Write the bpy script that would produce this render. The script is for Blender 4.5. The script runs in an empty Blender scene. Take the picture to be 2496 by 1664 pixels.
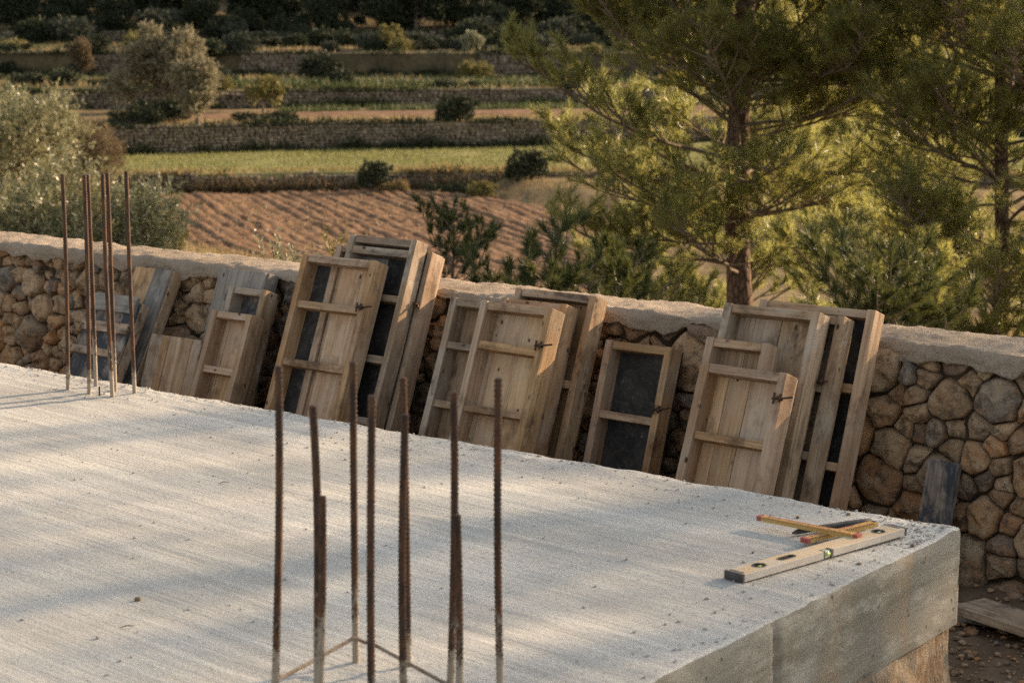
import bpy, bmesh, math, random
import numpy as np
from mathutils import Vector, Matrix

R = math.radians
random.seed(7)
K = 1.55                                   # everything below is laid out in model units; K brings it to metres at the end
scene = bpy.context.scene
COL = scene.collection

# ------------------------------------------------------------------ camera
cam_d = bpy.data.cameras.new('camera')
cam = bpy.data.objects.new('camera', cam_d)
COL.objects.link(cam)
cam.location = (0, 0, 1.1 * K)
cam.rotation_euler = (R(90 - 9.114), 0, 0)
cam_d.sensor_width = 36.0
cam_d.lens = 4700 / 2496 * 36.0
cam_d.clip_start = 0.1
cam_d.clip_end = 3000
cam_d.dof.use_dof = True
cam_d.dof.focus_distance = 5.6 * K
cam_d.dof.aperture_fstop = 4.8
scene.camera = cam

# ------------------------------------------------------------------ sky, sun, exposure
SUN_EL = R(19.0)
SUN_AZ = math.atan2(0.84, 0.54)            # from +Y towards +X
world = bpy.data.worlds.new('World')
scene.world = world
world.use_nodes = True
wn = world.node_tree
wn.nodes.clear()
sky = wn.nodes.new('ShaderNodeTexSky')
sky.sky_type = 'NISHITA'
sky.sun_disc = False
sky.sun_elevation = SUN_EL
sky.sun_rotation = SUN_AZ
sky.altitude = 100
sky.air_density = 1.0
sky.dust_density = 2.5
sky.ozone_density = 1.0
hsv = wn.nodes.new('ShaderNodeHueSaturation')
hsv.inputs['Saturation'].default_value = 0.36
bg = wn.nodes.new('ShaderNodeBackground')
bg.inputs['Strength'].default_value = 0.12
wo = wn.nodes.new('ShaderNodeOutputWorld')
wn.links.new(sky.outputs[0], hsv.inputs['Color'])
wn.links.new(hsv.outputs[0], bg.inputs[0])
wn.links.new(bg.outputs[0], wo.inputs[0])

sun_d = bpy.data.lights.new('sun', 'SUN')
sun_d.energy = 5.0
sun_d.angle = R(0.53)
sun_d.color = (1.0, 0.71, 0.44)
sun = bpy.data.objects.new('sun', sun_d)
COL.objects.link(sun)
sd = Vector((math.sin(SUN_AZ) * math.cos(SUN_EL), math.cos(SUN_AZ) * math.cos(SUN_EL), math.sin(SUN_EL)))
sun.rotation_euler = sd.to_track_quat('Z', 'Y').to_euler()

vs = scene.view_settings
vs.view_transform = 'Standard'
vs.look = 'None'
vs.gamma = 1.0
vs.exposure = 1.05
vs.use_curve_mapping = False
scene.cycles.use_denoising = False

# ------------------------------------------------------------------ frame of the wall and slab
E1 = Vector((0.779, -0.627, 0)).normalized()      # along the wall, to the right
NN = Vector((-E1.y, E1.x, 0))                     # away from the camera, through the wall
WROT = math.atan2(E1.y, E1.x)
def W(a, n, z=0.0):
    return Vector((E1.x * a + NN.x * n, E1.y * a + NN.y * n, z))
ZG = -0.55                                        # trodden earth between slab and wall

# ------------------------------------------------------------------ numpy noise
def _h(i, j, s):
    n = (i * 374761393 + j * 668265263 + s * 982451653) & 0x7fffffff
    n = ((n ^ (n >> 13)) * 1274126177) & 0x7fffffff
    return ((n ^ (n >> 16)) & 0xffff) / 65535.0
def vn(x, y, s=0):
    x = np.asarray(x, float); y = np.asarray(y, float)
    i = np.floor(x).astype(np.int64); j = np.floor(y).astype(np.int64)
    u = x - i; v = y - j
    u = u * u * (3 - 2 * u); v = v * v * (3 - 2 * v)
    return ((_h(i, j, s) * (1 - u) + _h(i + 1, j, s) * u) * (1 - v) + (_h(i, j + 1, s) * (1 - u) + _h(i + 1, j + 1, s) * u) * v)
def fbm(x, y, s=0, o=4):
    t = 0.0; a = 0.5
    for k in range(o):
        t = t + a * (vn(x, y, s + k * 17) - 0.5)
        x = np.asarray(x) * 2.03; y = np.asarray(y) * 2.03; a *= 0.5
    return t
def sstep(x):
    x = np.clip(x, 0, 1)
    return x * x * (3 - 2 * x)

# ------------------------------------------------------------------ mesh helpers
def tag(o, label=None, cat=None, group=None, kind=None):
    if label: o['label'] = label
    if cat: o['category'] = cat
    if group: o['group'] = group
    if kind: o['kind'] = kind
    return o
def empty(name, loc=(0, 0, 0), rz=0.0):
    o = bpy.data.objects.new(name, None)
    COL.objects.link(o)
    o.location = loc
    o.rotation_euler = (0, 0, rz)
    o.empty_display_size = 0.1
    return o
def link(name, me, parent=None, mats=()):
    o = bpy.data.objects.new(name, me)
    COL.objects.link(o)
    if mats and len(me.materials) == 0:
        for m in mats: me.materials.append(m)
    elif len(mats) == 1 and me.materials[0] is not mats[0]:      # shared mesh, other material: keep it on the object
        o.material_slots[0].link = 'OBJECT'
        o.material_slots[0].material = mats[0]
    if parent: o.parent = parent
    return o
def np_mesh(name, V, F, rnd=None, smooth=False, mi=None):
    """V (n,3) array, F (m,k) array of equal-sided faces"""
    me = bpy.data.meshes.new(name)
    V = np.ascontiguousarray(V, dtype=np.float32); F = np.ascontiguousarray(F, dtype=np.int32)
    m, k = F.shape
    me.vertices.add(len(V)); me.vertices.foreach_set('co', V.ravel())
    me.loops.add(m * k); me.loops.foreach_set('vertex_index', F.ravel())
    me.polygons.add(m); me.polygons.foreach_set('loop_start', np.arange(0, m * k, k, dtype=np.int32))
    if mi is not None: me.polygons.foreach_set('material_index', np.asarray(mi, dtype=np.int32))
    me.update(calc_edges=True)
    me.polygons.foreach_set('use_smooth', np.full(m, smooth))
    if rnd is not None:
        at = me.attributes.new('rnd', 'FLOAT', 'POINT')
        at.data.foreach_set('value', np.asarray(rnd, dtype=np.float32))
    return me
def grid_faces(nu, nv):
    i = np.arange(nu - 1)[:, None] * nv + np.arange(nv - 1)[None, :]
    i = i.ravel()
    return np.stack([i, i + nv, i + nv + 1, i + 1], 1)
def bm_mesh(name, bm, smooth=False):
    me = bpy.data.meshes.new(name)
    bm.to_mesh(me); bm.free()
    if smooth:
        me.polygons.foreach_set('use_smooth', np.full(len(me.polygons), True))
    return me
def copy_tree(o, parent=None):
    c = o.copy(); COL.objects.link(c); c.parent = parent
    for ch in o.children: copy_tree(ch, c)
    return c
rng = np.random.default_rng(11)

class Tubes:
    """collects tapered tubes into one mesh"""
    def __init__(s): s.V = []; s.F = []; s.n = 0
    def add(s, pts, rad, sides=5, cap=True):
        P = np.asarray(pts, float); m = len(P)
        rad = np.broadcast_to(np.asarray(rad, float), (m,))
        T = np.gradient(P, axis=0); T /= np.linalg.norm(T, axis=1)[:, None] + 1e-9
        ref = np.array([0, 0, 1.0]) if abs(T[0, 2]) < 0.9 else np.array([1.0, 0, 0])
        A = np.cross(T, ref); A /= np.linalg.norm(A, axis=1)[:, None] + 1e-9
        B = np.cross(T, A)
        th = np.arange(sides) / sides * 2 * np.pi
        ring = P[:, None, :] + rad[:, None, None] * (np.cos(th)[None, :, None] * A[:, None, :] + np.sin(th)[None, :, None] * B[:, None, :])
        s.V.append(ring.reshape(-1, 3))
        i = np.arange(m - 1)[:, None] * sides; j = np.arange(sides)[None, :]; j2 = (j + 1) % sides
        s.F.append((np.stack([i + j, i + j2, i + sides + j2, i + sides + j], -1).reshape(-1, 4)) + s.n)
        s.n += m * sides
    def mesh(s, name, smooth=True):
        return np_mesh(name, np.concatenate(s.V), np.concatenate(s.F), smooth=smooth)

def beam(name, size, loc, mat, parent, horiz=False, jit=0.0012, bev=0.0022, rz=0.0):
    """a sawn timber; its grain runs along local Z. horiz lays that axis along the parent's X. size = (x, y, z) as it lies"""
    sx, sy, sz = size
    if horiz: dx, dy, dz = sz, sy, sx
    else: dx, dy, dz = sx, sy, sz
    bm = bmesh.new()
    bmesh.ops.create_cube(bm, size=1.0)
    for v in bm.verts: v.co = Vector((v.co.x * dx, v.co.y * dy, v.co.z * dz))
    nz = max(2, int(dz / 0.12))
    ed = [e for e in bm.edges if abs((e.verts[0].co - e.verts[1].co).z) > dz * 0.9]
    bmesh.ops.subdivide_edges(bm, edges=ed, cuts=nz, use_grid_fill=True)
    bmesh.ops.bevel(bm, geom=[e for e in bm.edges if len(e.link_faces) == 2 and e.calc_face_angle(0) > 0.6], offset=min(bev, 0.3 * min(dx, dy)), segments=2, affect='EDGES', profile=0.6)
    q = random.random() * 100
    for v in bm.verts:
        t = v.co.z * 9 + q
        v.co.x += jit * math.sin(t) + random.uniform(-1, 1) * jit * 0.25
        v.co.y += jit * math.cos(t * 0.8) * 0.7
    o = link(name, bm_mesh(name, bm), parent, [mat])
    o.location = loc
    if horiz: o.rotation_euler = (0, R(90), 0)
    elif rz: o.rotation_euler = (0, rz, 0)
    return o

# ------------------------------------------------------------------ materials
class M:
    def __init__(s, name, rough=0.85, spec=0.25):
        s.m = bpy.data.materials.new(name); s.m.use_nodes = True
        s.t = s.m.node_tree; s.b = s.t.nodes['Principled BSDF']; s.out = s.t.nodes['Material Output']
        s.b.inputs['Roughness'].default_value = rough
        s.b.inputs['Specular IOR Level'].default_value = spec
        s._tc = None
    def n(s, ty, **kw):
        nd = s.t.nodes.new('ShaderNode' + ty)
        for k, v in kw.items():
            if k in nd.inputs: s.put(nd.inputs[k], v)
            else: setattr(nd, k, v)
        return nd
    def put(s, inp, v):
        if isinstance(v, bpy.types.NodeSocket): s.t.links.new(v, inp)
        else: inp.default_value = v
    def obj(s):
        if s._tc is None: s._tc = s.n('TexCoord')
        return s._tc.outputs['Object']
    def co(s, sc=(1, 1, 1), off=None):
        v = s.n('VectorMath', operation='MULTIPLY'); s.put(v.inputs[0], getattr(s, '_rot', None) or s.obj()); v.inputs[1].default_value = sc
        if off is None: return v.outputs[0]
        a = s.n('VectorMath', operation='ADD'); s.put(a.inputs[0], v.outputs[0]); s.put(a.inputs[1], off); return a.outputs[0]
    def noise(s, vec, scale=1.0, detail=4, rough=0.55, dist=0.0):
        q = s.n('TexNoise', Scale=scale, Detail=detail, Roughness=rough, Distortion=dist); s.put(q.inputs['Vector'], vec); return q.outputs[0]
    def vor(s, vec, scale=1.0, feature='F1', out='Distance', rand=1.0):
        q = s.n('TexVoronoi', feature=feature, Scale=scale, Randomness=rand); s.put(q.inputs['Vector'], vec); return q.outputs[out]
    def math(s, op, a, b=0.0, c=False):
        q = s.n('Math', operation=op, use_clamp=c); s.put(q.inputs[0], a); s.put(q.inputs[1], b); return q.outputs[0]
    def ramp(s, f, stops):
        q = s.n('ValToRGB'); s.put(q.inputs[0], f); e = q.color_ramp.elements
        while len(e) < len(stops): e.new(0.5)
        for i, (p, c) in enumerate(stops):
            e[i].position = p; e[i].color = (c, c, c, 1) if not isinstance(c, tuple) else (*c, 1)
        return q.outputs[0]
    def mix(s, f, a, b, mode='MIX'):
        q = s.n('Mix', data_type='RGBA', blend_type=mode)
        s.put(q.inputs[0], f)
        s.put(q.inputs[6], (*a, 1) if isinstance(a, tuple) else a); s.put(q.inputs[7], (*b, 1) if isinstance(b, tuple) else b)
        return q.outputs[2]
    def col(s, v): s.put(s.b.inputs['Base Color'], (*v, 1) if isinstance(v, tuple) else v)
    def bump(s, h, dist, strength=1.0, prev=None):
        q = s.n('Bump', Strength=strength, Distance=dist); s.put(q.inputs['Height'], h)
        if prev is not None: s.put(q.inputs['Normal'], prev)
        s.put(s.b.inputs['Normal'], q.outputs[0]); return q.outputs[0]
    def rnd(s):
        return s.n('Attribute', attribute_name='rnd').outputs['Fac']
    def orand(s): return s.n('ObjectInfo').outputs['Random']

def concrete_mat(name, top):
    q = M(name, 0.95, 0.15)
    c1 = q.noise(q.co((1, 1, 1)), 2.2, 5)
    if top:
        vr = q.n('VectorRotate', rotation_type='Z_AXIS', Angle=0.09); q.put(vr.inputs['Vector'], q.obj()); q._rot = vr.outputs[0]
    st = q.noise(q.co((1.1, 30, 6) if top else (9, 1.6, 30)), 1.0, 6, 0.65)
    st2 = q.noise(q.co((3.0, 120, 20) if top else (9, 5, 90)), 1.0, 4, 0.6)
    fine = q.noise(q.co(), 95, 3, 0.7)
    if top:
        a = q.ramp(c1, [(0.32, (0.36, 0.356, 0.328)), (0.5, (0.43, 0.425, 0.392)), (0.7, (0.50, 0.494, 0.455))])
        msk = q.ramp(q.noise(q.co((0.9, 2.4, 1)), 1.1, 4, 0.6), [(0.36, 0.15), (0.62, 1.0)])
        a = q.mix(q.math('MULTIPLY', msk, q.ramp(st, [(0.40, 0.0), (0.64, 0.85)])), a, (0.56, 0.552, 0.51))
        a = q.mix(q.math('MULTIPLY', msk, q.ramp(st2, [(0.30, 0.65), (0.44, 0.0)])), a, (0.31, 0.30, 0.272))
        wv = q.n('TexWave', wave_type='RINGS', Scale=2.6, Distortion=5.0, Detail=3.0); q.put(wv.inputs['Vector'], q.co((0.5, 1.0, 1)))
        a = q.mix(q.math('MULTIPLY', q.ramp(wv.outputs[1], [(0.86, 0.0), (0.98, 0.5)]), q.ramp(q.noise(q.co(), 1.7, 3), [(0.48, 0.0), (0.6, 1.0)])), a, (0.55, 0.545, 0.505))
        a = q.mix(q.ramp(q.noise(q.co((0.8, 1.6, 1)), 1.3, 5, 0.6), [(0.48, 0.0), (0.64, 0.7)]), a, (0.325, 0.322, 0.30))
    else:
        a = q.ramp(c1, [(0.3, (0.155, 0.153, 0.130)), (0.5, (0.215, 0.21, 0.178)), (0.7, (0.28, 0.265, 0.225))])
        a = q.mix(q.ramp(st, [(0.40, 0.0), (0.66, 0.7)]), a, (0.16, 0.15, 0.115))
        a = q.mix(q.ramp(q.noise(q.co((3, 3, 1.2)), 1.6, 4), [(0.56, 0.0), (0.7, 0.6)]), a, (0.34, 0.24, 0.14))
    pit = q.vor(q.co((1, 1, 1)), 62)
    a = q.mix(q.ramp(fine, [(0.30, 0.8), (0.42, 0.0)]), a, (0.20, 0.185, 0.16))
    if not top:
        ph = q.ramp(q.vor(q.co(), 30), [(0.0, 1.0), (0.11, 0.9), (0.16, 0.0)])
        pm = q.ramp(q.noise(q.co(), 7, 2), [(0.48, 0.0), (0.52, 1.0)])
        a = q.mix(q.ramp(q.noise(q.co((2.2, 2.2, 5)), 2.2, 6, 0.7), [(0.50, 0.0), (0.62, 0.65)]), a, (0.36, 0.345, 0.30))
        a = q.mix(q.math('MULTIPLY', ph, pm), a, (0.07, 0.06, 0.05))
    q.col(a)
    n0 = q.bump(st2, 0.0018 if top else 0.0035, 0.9)
    n1 = q.bump(st, 0.008 if top else 0.004, 0.9, n0)
    n2 = q.bump(q.noise(q.co((0.55, 1, 1)) if top else q.co(), 130, 4, 0.8), 0.0030 if top else 0.0022, 1.0, n1)
    q.bump(q.ramp(pit, [(0.0, 0.0), (0.22, 1.0)]), 0.002, 0.45 if top else 0.3, n2)
    return q.m
MAT_SLAB = concrete_mat('slab_concrete', True)
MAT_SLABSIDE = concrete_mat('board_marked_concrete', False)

def coping_mat():
    q = M('coping_mortar', 0.97, 0.1)
    a = q.ramp(q.noise(q.co(), 3.2, 5), [(0.3, (0.30, 0.24, 0.175)), (0.55, (0.40, 0.325, 0.245)), (0.75, (0.48, 0.40, 0.31))])
    a = q.mix(q.ramp(q.noise(q.co(), 120, 3, 0.7), [(0.3, 0.6), (0.52, 0.0)]), a, (0.20, 0.16, 0.12))
    q.col(a)
    n = q.bump(q.noise(q.co(), 22, 5, 0.65), 0.014, 1.0)
    q.bump(q.noise(q.co(), 130, 3, 0.8), 0.010, 1.0, n)
    return q.m
MAT_COPING = coping_mat()

def stone_mat(name, dull=1.0, far=False):
    q = M(name, 0.92, 0.2)
    r = q.rnd()
    off = q.n('CombineXYZ'); q.put(off.inputs[0], q.math('MULTIPLY', r, 31.0)); q.put(off.inputs[1], q.math('MULTIPLY', r, 17.0))
    d = dull
    a = q.ramp(r, [(0.0, (0.37, 0.245, 0.14)), (0.16, (0.50, 0.34, 0.195)), (0.28, (0.24, 0.195, 0.145)), (0.45, (0.48, 0.285, 0.14)), (0.6, (0.54, 0.40, 0.25)), (0.76, (0.54, 0.275, 0.115)), (0.93, (0.17, 0.165, 0.155)), (1.0, (0.44, 0.31, 0.19))])
    if far:
        a = q.ramp(r, [(0.0, (0.17, 0.13, 0.09)), (0.35, (0.26, 0.20, 0.135)), (0.6, (0.21, 0.17, 0.125)), (0.85, (0.32, 0.25, 0.17)), (1.0, (0.38, 0.31, 0.23))])
        q.col(q.mix(q.ramp(q.noise(q.co(), 4, 3), [(0.4, 0.0), (0.65, 0.5)]), a, (0.16, 0.13, 0.085)))
        return q.m
    v = q.co((1, 1, 1), off.outputs[0])
    a = q.mix(q.ramp(q.noise(v, 16, 5, 0.65), [(0.46, 0.0), (0.64, 0.7)]), a, (0.52, 0.39, 0.255))
    a = q.mix(q.ramp(q.noise(v, 11, 4, 0.6, 0.6), [(0.54, 0.0), (0.68, 0.7)]), a, (0.36, 0.17, 0.065))
    a = q.mix(q.ramp(q.noise(v, 21, 4, 0.7), [(0.36, 0.8), (0.49, 0.0)]), a, (0.10, 0.075, 0.052))
    a = q.mix(q.ramp(q.vor(v, 90), [(0.0, 0.65), (0.18, 0.0)]), a, (0.10, 0.08, 0.06))
    a = q.mix(q.ramp(q.noise(v, 60, 3, 0.7), [(0.6, 0.0), (0.72, 0.5)]), a, (0.52, 0.44, 0.34))
    q.col(a)
    n = q.bump(q.noise(v, 24, 7, 0.75), 0.022, 1.0)
    q.bump(q.noise(v, 110, 3, 0.8), 0.007, 1.0, n)
    return q.m
MAT_STONE = stone_mat('rubble_stone')
MAT_FARSTONE = stone_mat('terrace_stone', 0.85, True)

def plain(name, c1, c2, scale=5, rough=0.95, bump=0.0, bscale=40, spec=0.15):
    q = M(name, rough, spec)
    q.col(q.mix(q.ramp(q.noise(q.co(), scale, 5, 0.6), [(0.35, 0.0), (0.65, 1.0)]), c1, c2))
    if bump: q.bump(q.noise(q.co(), bscale, 5, 0.7), bump, 0.9)
    return q.m
MAT_EARTH = plain('trodden_earth', (0.13, 0.088, 0.055), (0.22, 0.155, 0.10), 9, bump=0.012, bscale=45)
MAT_CORE = plain('wall_core_earth', (0.035, 0.024, 0.015), (0.075, 0.05, 0.031), 20, bump=0.01, bscale=60)

def wood_mat(name, c_lo, c_mid, c_hi, stain=None, stain_amt=0.0, cement=0.35):
    q = M(name, 0.85, 0.2)
    r = q.orand()
    off = q.n('CombineXYZ'); q.put(off.inputs[0], q.math('MULTIPLY', r, 37.0)); q.put(off.inputs[1], q.math('MULTIPLY', r, 13.0)); q.put(off.inputs[2], q.math('MULTIPLY', r, 7.0))
    g = q.noise(q.co((55, 55, 2.6), off.outputs[0]), 1.0, 5, 0.65, 0.4)
    g2 = q.noise(q.co((160, 160, 7), off.outputs[0]), 1.0, 3, 0.7)
    p = q.noise(q.co((5, 5, 3), off.outputs[0]), 1.0, 4, 0.6)
    a = q.ramp(g, [(0.28, c_lo), (0.5, c_mid), (0.74, c_hi)])
    a = q.mix(q.ramp(g2, [(0.30, 0.6), (0.5, 0.0)]), a, tuple(x * 0.5 for x in c_lo))
    hv = q.n('HueSaturation'); q.put(hv.inputs['Color'], a)
    q.put(hv.inputs['Value'], q.math('ADD', q.math('MULTIPLY', r, 0.30), 0.80)); q.put(hv.inputs['Saturation'], q.math('SUBTRACT', 1.12, q.math('MULTIPLY', q.math('FRACT', q.math('MULTIPLY', r, 7.3)), 0.35)))
    a = hv.outputs[0]
    a = q.mix(q.ramp(p, [(0.50, 0.0), (0.62, cement)]), a, (0.47, 0.42, 0.345))
    a = q.mix(q.ramp(q.noise(q.co((30, 30, 18), off.outputs[0]), 1.0, 5, 0.75), [(0.60, 0.0), (0.68, cement * 1.3)]), a, (0.52, 0.475, 0.40))                # cement film
    a = q.mix(q.ramp(q.noise(q.co((9, 9, 6), off.outputs[0]), 1.0, 5, 0.7), [(0.30, 0.85), (0.47, 0.0)]), a, tuple(x * 0.36 for x in c_lo))   # dirt
    a = q.mix(q.ramp(q.noise(q.co((3.2, 3.2, 2.2), off.outputs[0]), 1.0, 5, 0.65, 0.8), [(0.48, 0.0), (0.70, 0.55)]), a, tuple(x * y for x, y in zip(c_lo, (0.95, 0.78, 0.62))))   # brown soaking
    kn = q.math('MULTIPLY', q.ramp(q.vor(q.co((26, 26, 15), off.outputs[0]), 1.0), [(0.0, 1.0), (0.10, 0.9), (0.17, 0.0)]), q.ramp(q.noise(q.co((9, 9, 9), off.outputs[0]), 1.0, 1), [(0.50, 0.0), (0.55, 1.0)]))
    a = q.mix(kn, a, (0.045, 0.028, 0.018))                                                  # knots and nail holes
    if stain:
        a = q.mix(q.ramp(q.noise(q.co((11, 11, 5), off.outputs[0]), 1.0, 6, 0.75, 0.5), [(0.62 - stain_amt * 0.5, 0.0), (0.74 - stain_amt * 0.5, 0.9)]), a, stain)
    q.col(a)
    n = q.bump(g, 0.0012, 0.8)
    q.bump(g2, 0.0010, 0.8, n)
    return q.m
MAT_WOOD = wood_mat('weathered_timber', (0.290, 0.180, 0.099), (0.487, 0.319, 0.180), (0.661, 0.464, 0.290))
MAT_WOODPALE = wood_mat('pale_board', (0.429, 0.284, 0.162), (0.615, 0.429, 0.261), (0.731, 0.534, 0.348), cement=0.35)
MAT_WOODORANGE = wood_mat('orange_lit_board', (0.33, 0.19, 0.09), (0.47, 0.285, 0.14), (0.56, 0.37, 0.20))  # warm orange light on the boards is mixed into this colour
MAT_WOODGREY = wood_mat('grey_board', (0.17, 0.155, 0.135), (0.27, 0.245, 0.21), (0.37, 0.335, 0.285), (0.05, 0.065, 0.085), 0.1)
MAT_WOODBLUE = wood_mat('blue_stained_board', (0.16, 0.13, 0.10), (0.27, 0.225, 0.175), (0.36, 0.31, 0.25), (0.030, 0.040, 0.055), 0.38)
MAT_WOODSTAIN = wood_mat('stained_board', (0.302, 0.209, 0.128), (0.464, 0.331, 0.209), (0.603, 0.452, 0.302), (0.085, 0.06, 0.045), 0.2)
MAT_WOODDULL = wood_mat('dull_timber', (0.232, 0.162, 0.104), (0.383, 0.278, 0.180), (0.522, 0.400, 0.278), (0.10, 0.085, 0.07), 0.12, cement=0.6)
def blackply():
    q = M('black_faced_plywood', 0.75, 0.3)
    r = q.orand(); off = q.n('CombineXYZ'); q.put(off.inputs[0], q.math('MULTIPLY', r, 21.0))
    v = q.co((1, 1, 1), off.outputs[0])
    a = q.mix(q.ramp(q.noise(v, 9, 6, 0.75, 0.8), [(0.42, 0.0), (0.75, 0.7)]), (0.022, 0.021, 0.020), (0.13, 0.12, 0.105))
    a = q.mix(q.ramp(q.noise(v, 48, 5, 0.8), [(0.58, 0.0), (0.72, 0.8)]), a, (0.24, 0.21, 0.17))
    q.col(a); q.bump(q.noise(v, 60, 4, 0.7), 0.0015, 0.6)
    return q.m
MAT_BLACKPLY = blackply()

def rust_mat(name, cement_h=None):
    q = M(name, 0.82, 0.35)
    a = q.mix(q.ramp(q.noise(q.co((1, 1, 0.35)), 60, 4, 0.7), [(0.42, 0.0), (0.62, 0.85)]), (0.040, 0.026, 0.018), (0.14, 0.062, 0.024))
    a = q.mix(q.ramp(q.noise(q.co(), 25, 3), [(0.5, 0.0), (0.7, 0.6)]), a, (0.09, 0.065, 0.05))
    if cement_h:
        z = q.n('SeparateXYZ'); q.put(z.inputs[0], q.obj())
        h = q.math('SUBTRACT', q.math('ADD', cement_h, q.math('MULTIPLY', q.math('SUBTRACT', q.noise(q.co((1, 1, 0.5)), 30, 5, 0.8), 0.5), 0.55)), z.outputs[2])
        h = q.math('ADD', h, q.math('MULTIPLY', q.math('SUBTRACT', q.orand(), 0.5), 0.10))
        a = q.mix(q.ramp(q.math('MULTIPLY', h, 18.0), [(0.0, 0.0), (1.0, 0.93)]), a, (0.36, 0.30, 0.225))
    q.col(a); q.bump(q.noise(q.co(), 200, 3), 0.001, 0.8)
    return q.m
MAT_REBAR = rust_mat('rusty_rebar', 0.13)
MAT_RUST = rust_mat('rusty_iron')
MAT_STIRRUP = plain('cement_coated_rebar', (0.30, 0.25, 0.19), (0.16, 0.11, 0.075), 40, bump=0.001, bscale=200)

def leaf_mat(name, c1, c2, trans=0.35, tcol=None, rough=0.5, spec=0.3):
    q = M(name, rough, spec)
    r = q.rnd()
    a = q.mix(r, c1, c2)
    q.col(a)
    t = q.n('BsdfTranslucent')
    if tcol: q.put(t.inputs['Color'], (*tcol, 1))
    else: q.put(t.inputs['Color'], a)
    mx = q.n('MixShader'); mx.inputs[0].default_value = trans
    q.t.links.new(q.b.outputs[0], mx.inputs[1]); q.t.links.new(t.outputs[0], mx.inputs[2])
    q.t.links.new(mx.outputs[0], q.out.inputs['Surface'])
    return q.m
MAT_NEEDLE = leaf_mat('pine_needles', (0.062, 0.078, 0.020), (0.195, 0.192, 0.062), 0.48, (0.46, 0.45, 0.14), 0.36, 0.55)
MAT_NEEDLEDARK = leaf_mat('young_pine_needles', (0.030, 0.048, 0.016), (0.070, 0.088, 0.026), 0.30, (0.12, 0.13, 0.035), 0.45, 0.35)
MAT_OLIVE = leaf_mat('olive_leaves', (0.095, 0.10, 0.035), (0.40, 0.375, 0.205), 0.32, None, 0.38, 0.55)
MAT_OLIVEFAR = leaf_mat('far_olive_leaves', (0.16, 0.145, 0.08), (0.36, 0.315, 0.20), 0.32, None, 0.7, 0.2)
MAT_BROWNLEAF = leaf_mat('brownish_leaves', (0.12, 0.090, 0.048), (0.22, 0.165, 0.09), 0.30, None, 0.7, 0.2)
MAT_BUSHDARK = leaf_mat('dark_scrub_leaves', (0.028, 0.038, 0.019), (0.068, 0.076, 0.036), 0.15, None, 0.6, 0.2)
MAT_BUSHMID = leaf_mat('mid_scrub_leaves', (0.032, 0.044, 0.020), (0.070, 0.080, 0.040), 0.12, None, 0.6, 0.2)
MAT_SCRUBGREY = leaf_mat('grey_scrub_leaves', (0.05, 0.06, 0.038), (0.105, 0.112, 0.075), 0.10, None, 0.7, 0.2)
MAT_BUSHYEL = leaf_mat('yellow_leaves', (0.14, 0.13, 0.035), (0.28, 0.24, 0.09), 0.25, None, 0.6, 0.2)
MAT_WEED = leaf_mat('pale_weed_leaves', (0.18, 0.19, 0.095), (0.40, 0.38, 0.25), 0.3, None, 0.5, 0.3)
MAT_DRYGRASS = leaf_mat('dry_grass_blades', (0.20, 0.15, 0.065), (0.38, 0.29, 0.14), 0.4, None, 0.7, 0.2)
MAT_GREENGRASS = leaf_mat('green_grass_blades', (0.13, 0.15, 0.045), (0.30, 0.28, 0.11), 0.4, None, 0.6, 0.2)
MAT_CROP = leaf_mat('green_crop_leaves', (0.045, 0.065, 0.022), (0.115, 0.130, 0.050), 0.30, None, 0.6, 0.2)
def bark_mat():
    q = M('pine_bark', 0.95, 0.15)
    v = q.co((1, 1, 0.4))
    e = q.vor(v, 26, 'DISTANCE_TO_EDGE')
    a = q.ramp(q.noise(q.co(), 9, 5), [(0.3, (0.10, 0.062, 0.040)), (0.55, (0.19, 0.125, 0.085)), (0.75, (0.27, 0.20, 0.15))])
    a = q.mix(q.ramp(e, [(0.0, 0.85), (0.12, 0.0)]), a, (0.045, 0.028, 0.02))
    q.col(a); q.bump(q.ramp(e, [(0.0, 0.0), (0.2, 1.0)]), 0.02, 0.9)
    return q.m
MAT_BARK = bark_mat()
MAT_TWIG = plain('grey_twig_bark', (0.13, 0.098, 0.07), (0.26, 0.205, 0.15), 14)

# ------------------------------------------------------------------ the terrain
def L_line(k, x):
    x = np.asarray(x, float)
    base = [74.5, 90.5, 107.0, 127.0, 150.0][k]
    tilt = [0.02, 0.34, 0.15, -0.05, 0.10][k]
    return base + tilt * np.clip(x + 4, -40, 40) + 4.5 * fbm(x * 0.06, np.full_like(x, 3.0 + k * 9), 5 + k, 3)
ZB = [-5.0, -4.22, -2.95, -1.75, 0.35]          # foot of each terrace wall
ZT = [-4.28, -3.02, -2.05, -0.30, 1.0]          # head of each terrace wall
def near_z(x, y):
    x = np.asarray(x, float); y = np.asarray(y, float)
    n = NN.x * x + NN.y * y
    z = np.interp(n, [-60, 5.0, 5.4, 8, 14, 22, 34, 41], [ZG, ZG, -0.85, -1.25, -1.95, -2.75, -4.6, -5.0])
    z = np.where((n > 5.2), np.maximum(z, -5.0), z)
    rise = sstep((x - 3.0) / 12) * sstep((y - 9) / 12) * (1 - sstep((y - 46) / 22)) * 0.7
    z = z + np.where(n > 5.2, rise, 0)
    # low bank that closes the ploughed field on the right: line (-1.5,74.5) -> (5.5,58)
    t = ((x + 1.5) * 16.5 + (y - 74.5) * 7.0) / math.hypot(16.5, 7.0)
    z = z + 0.55 * sstep(t / 1.1) * sstep((y - 44) / 8) * (1 - 0.6 * sstep((t - 2) / 9))
    z = z + np.where(n > 6.5, fbm(x * 0.35, y * 0.35, 3, 4) * 0.28, 0)
    return z
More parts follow.
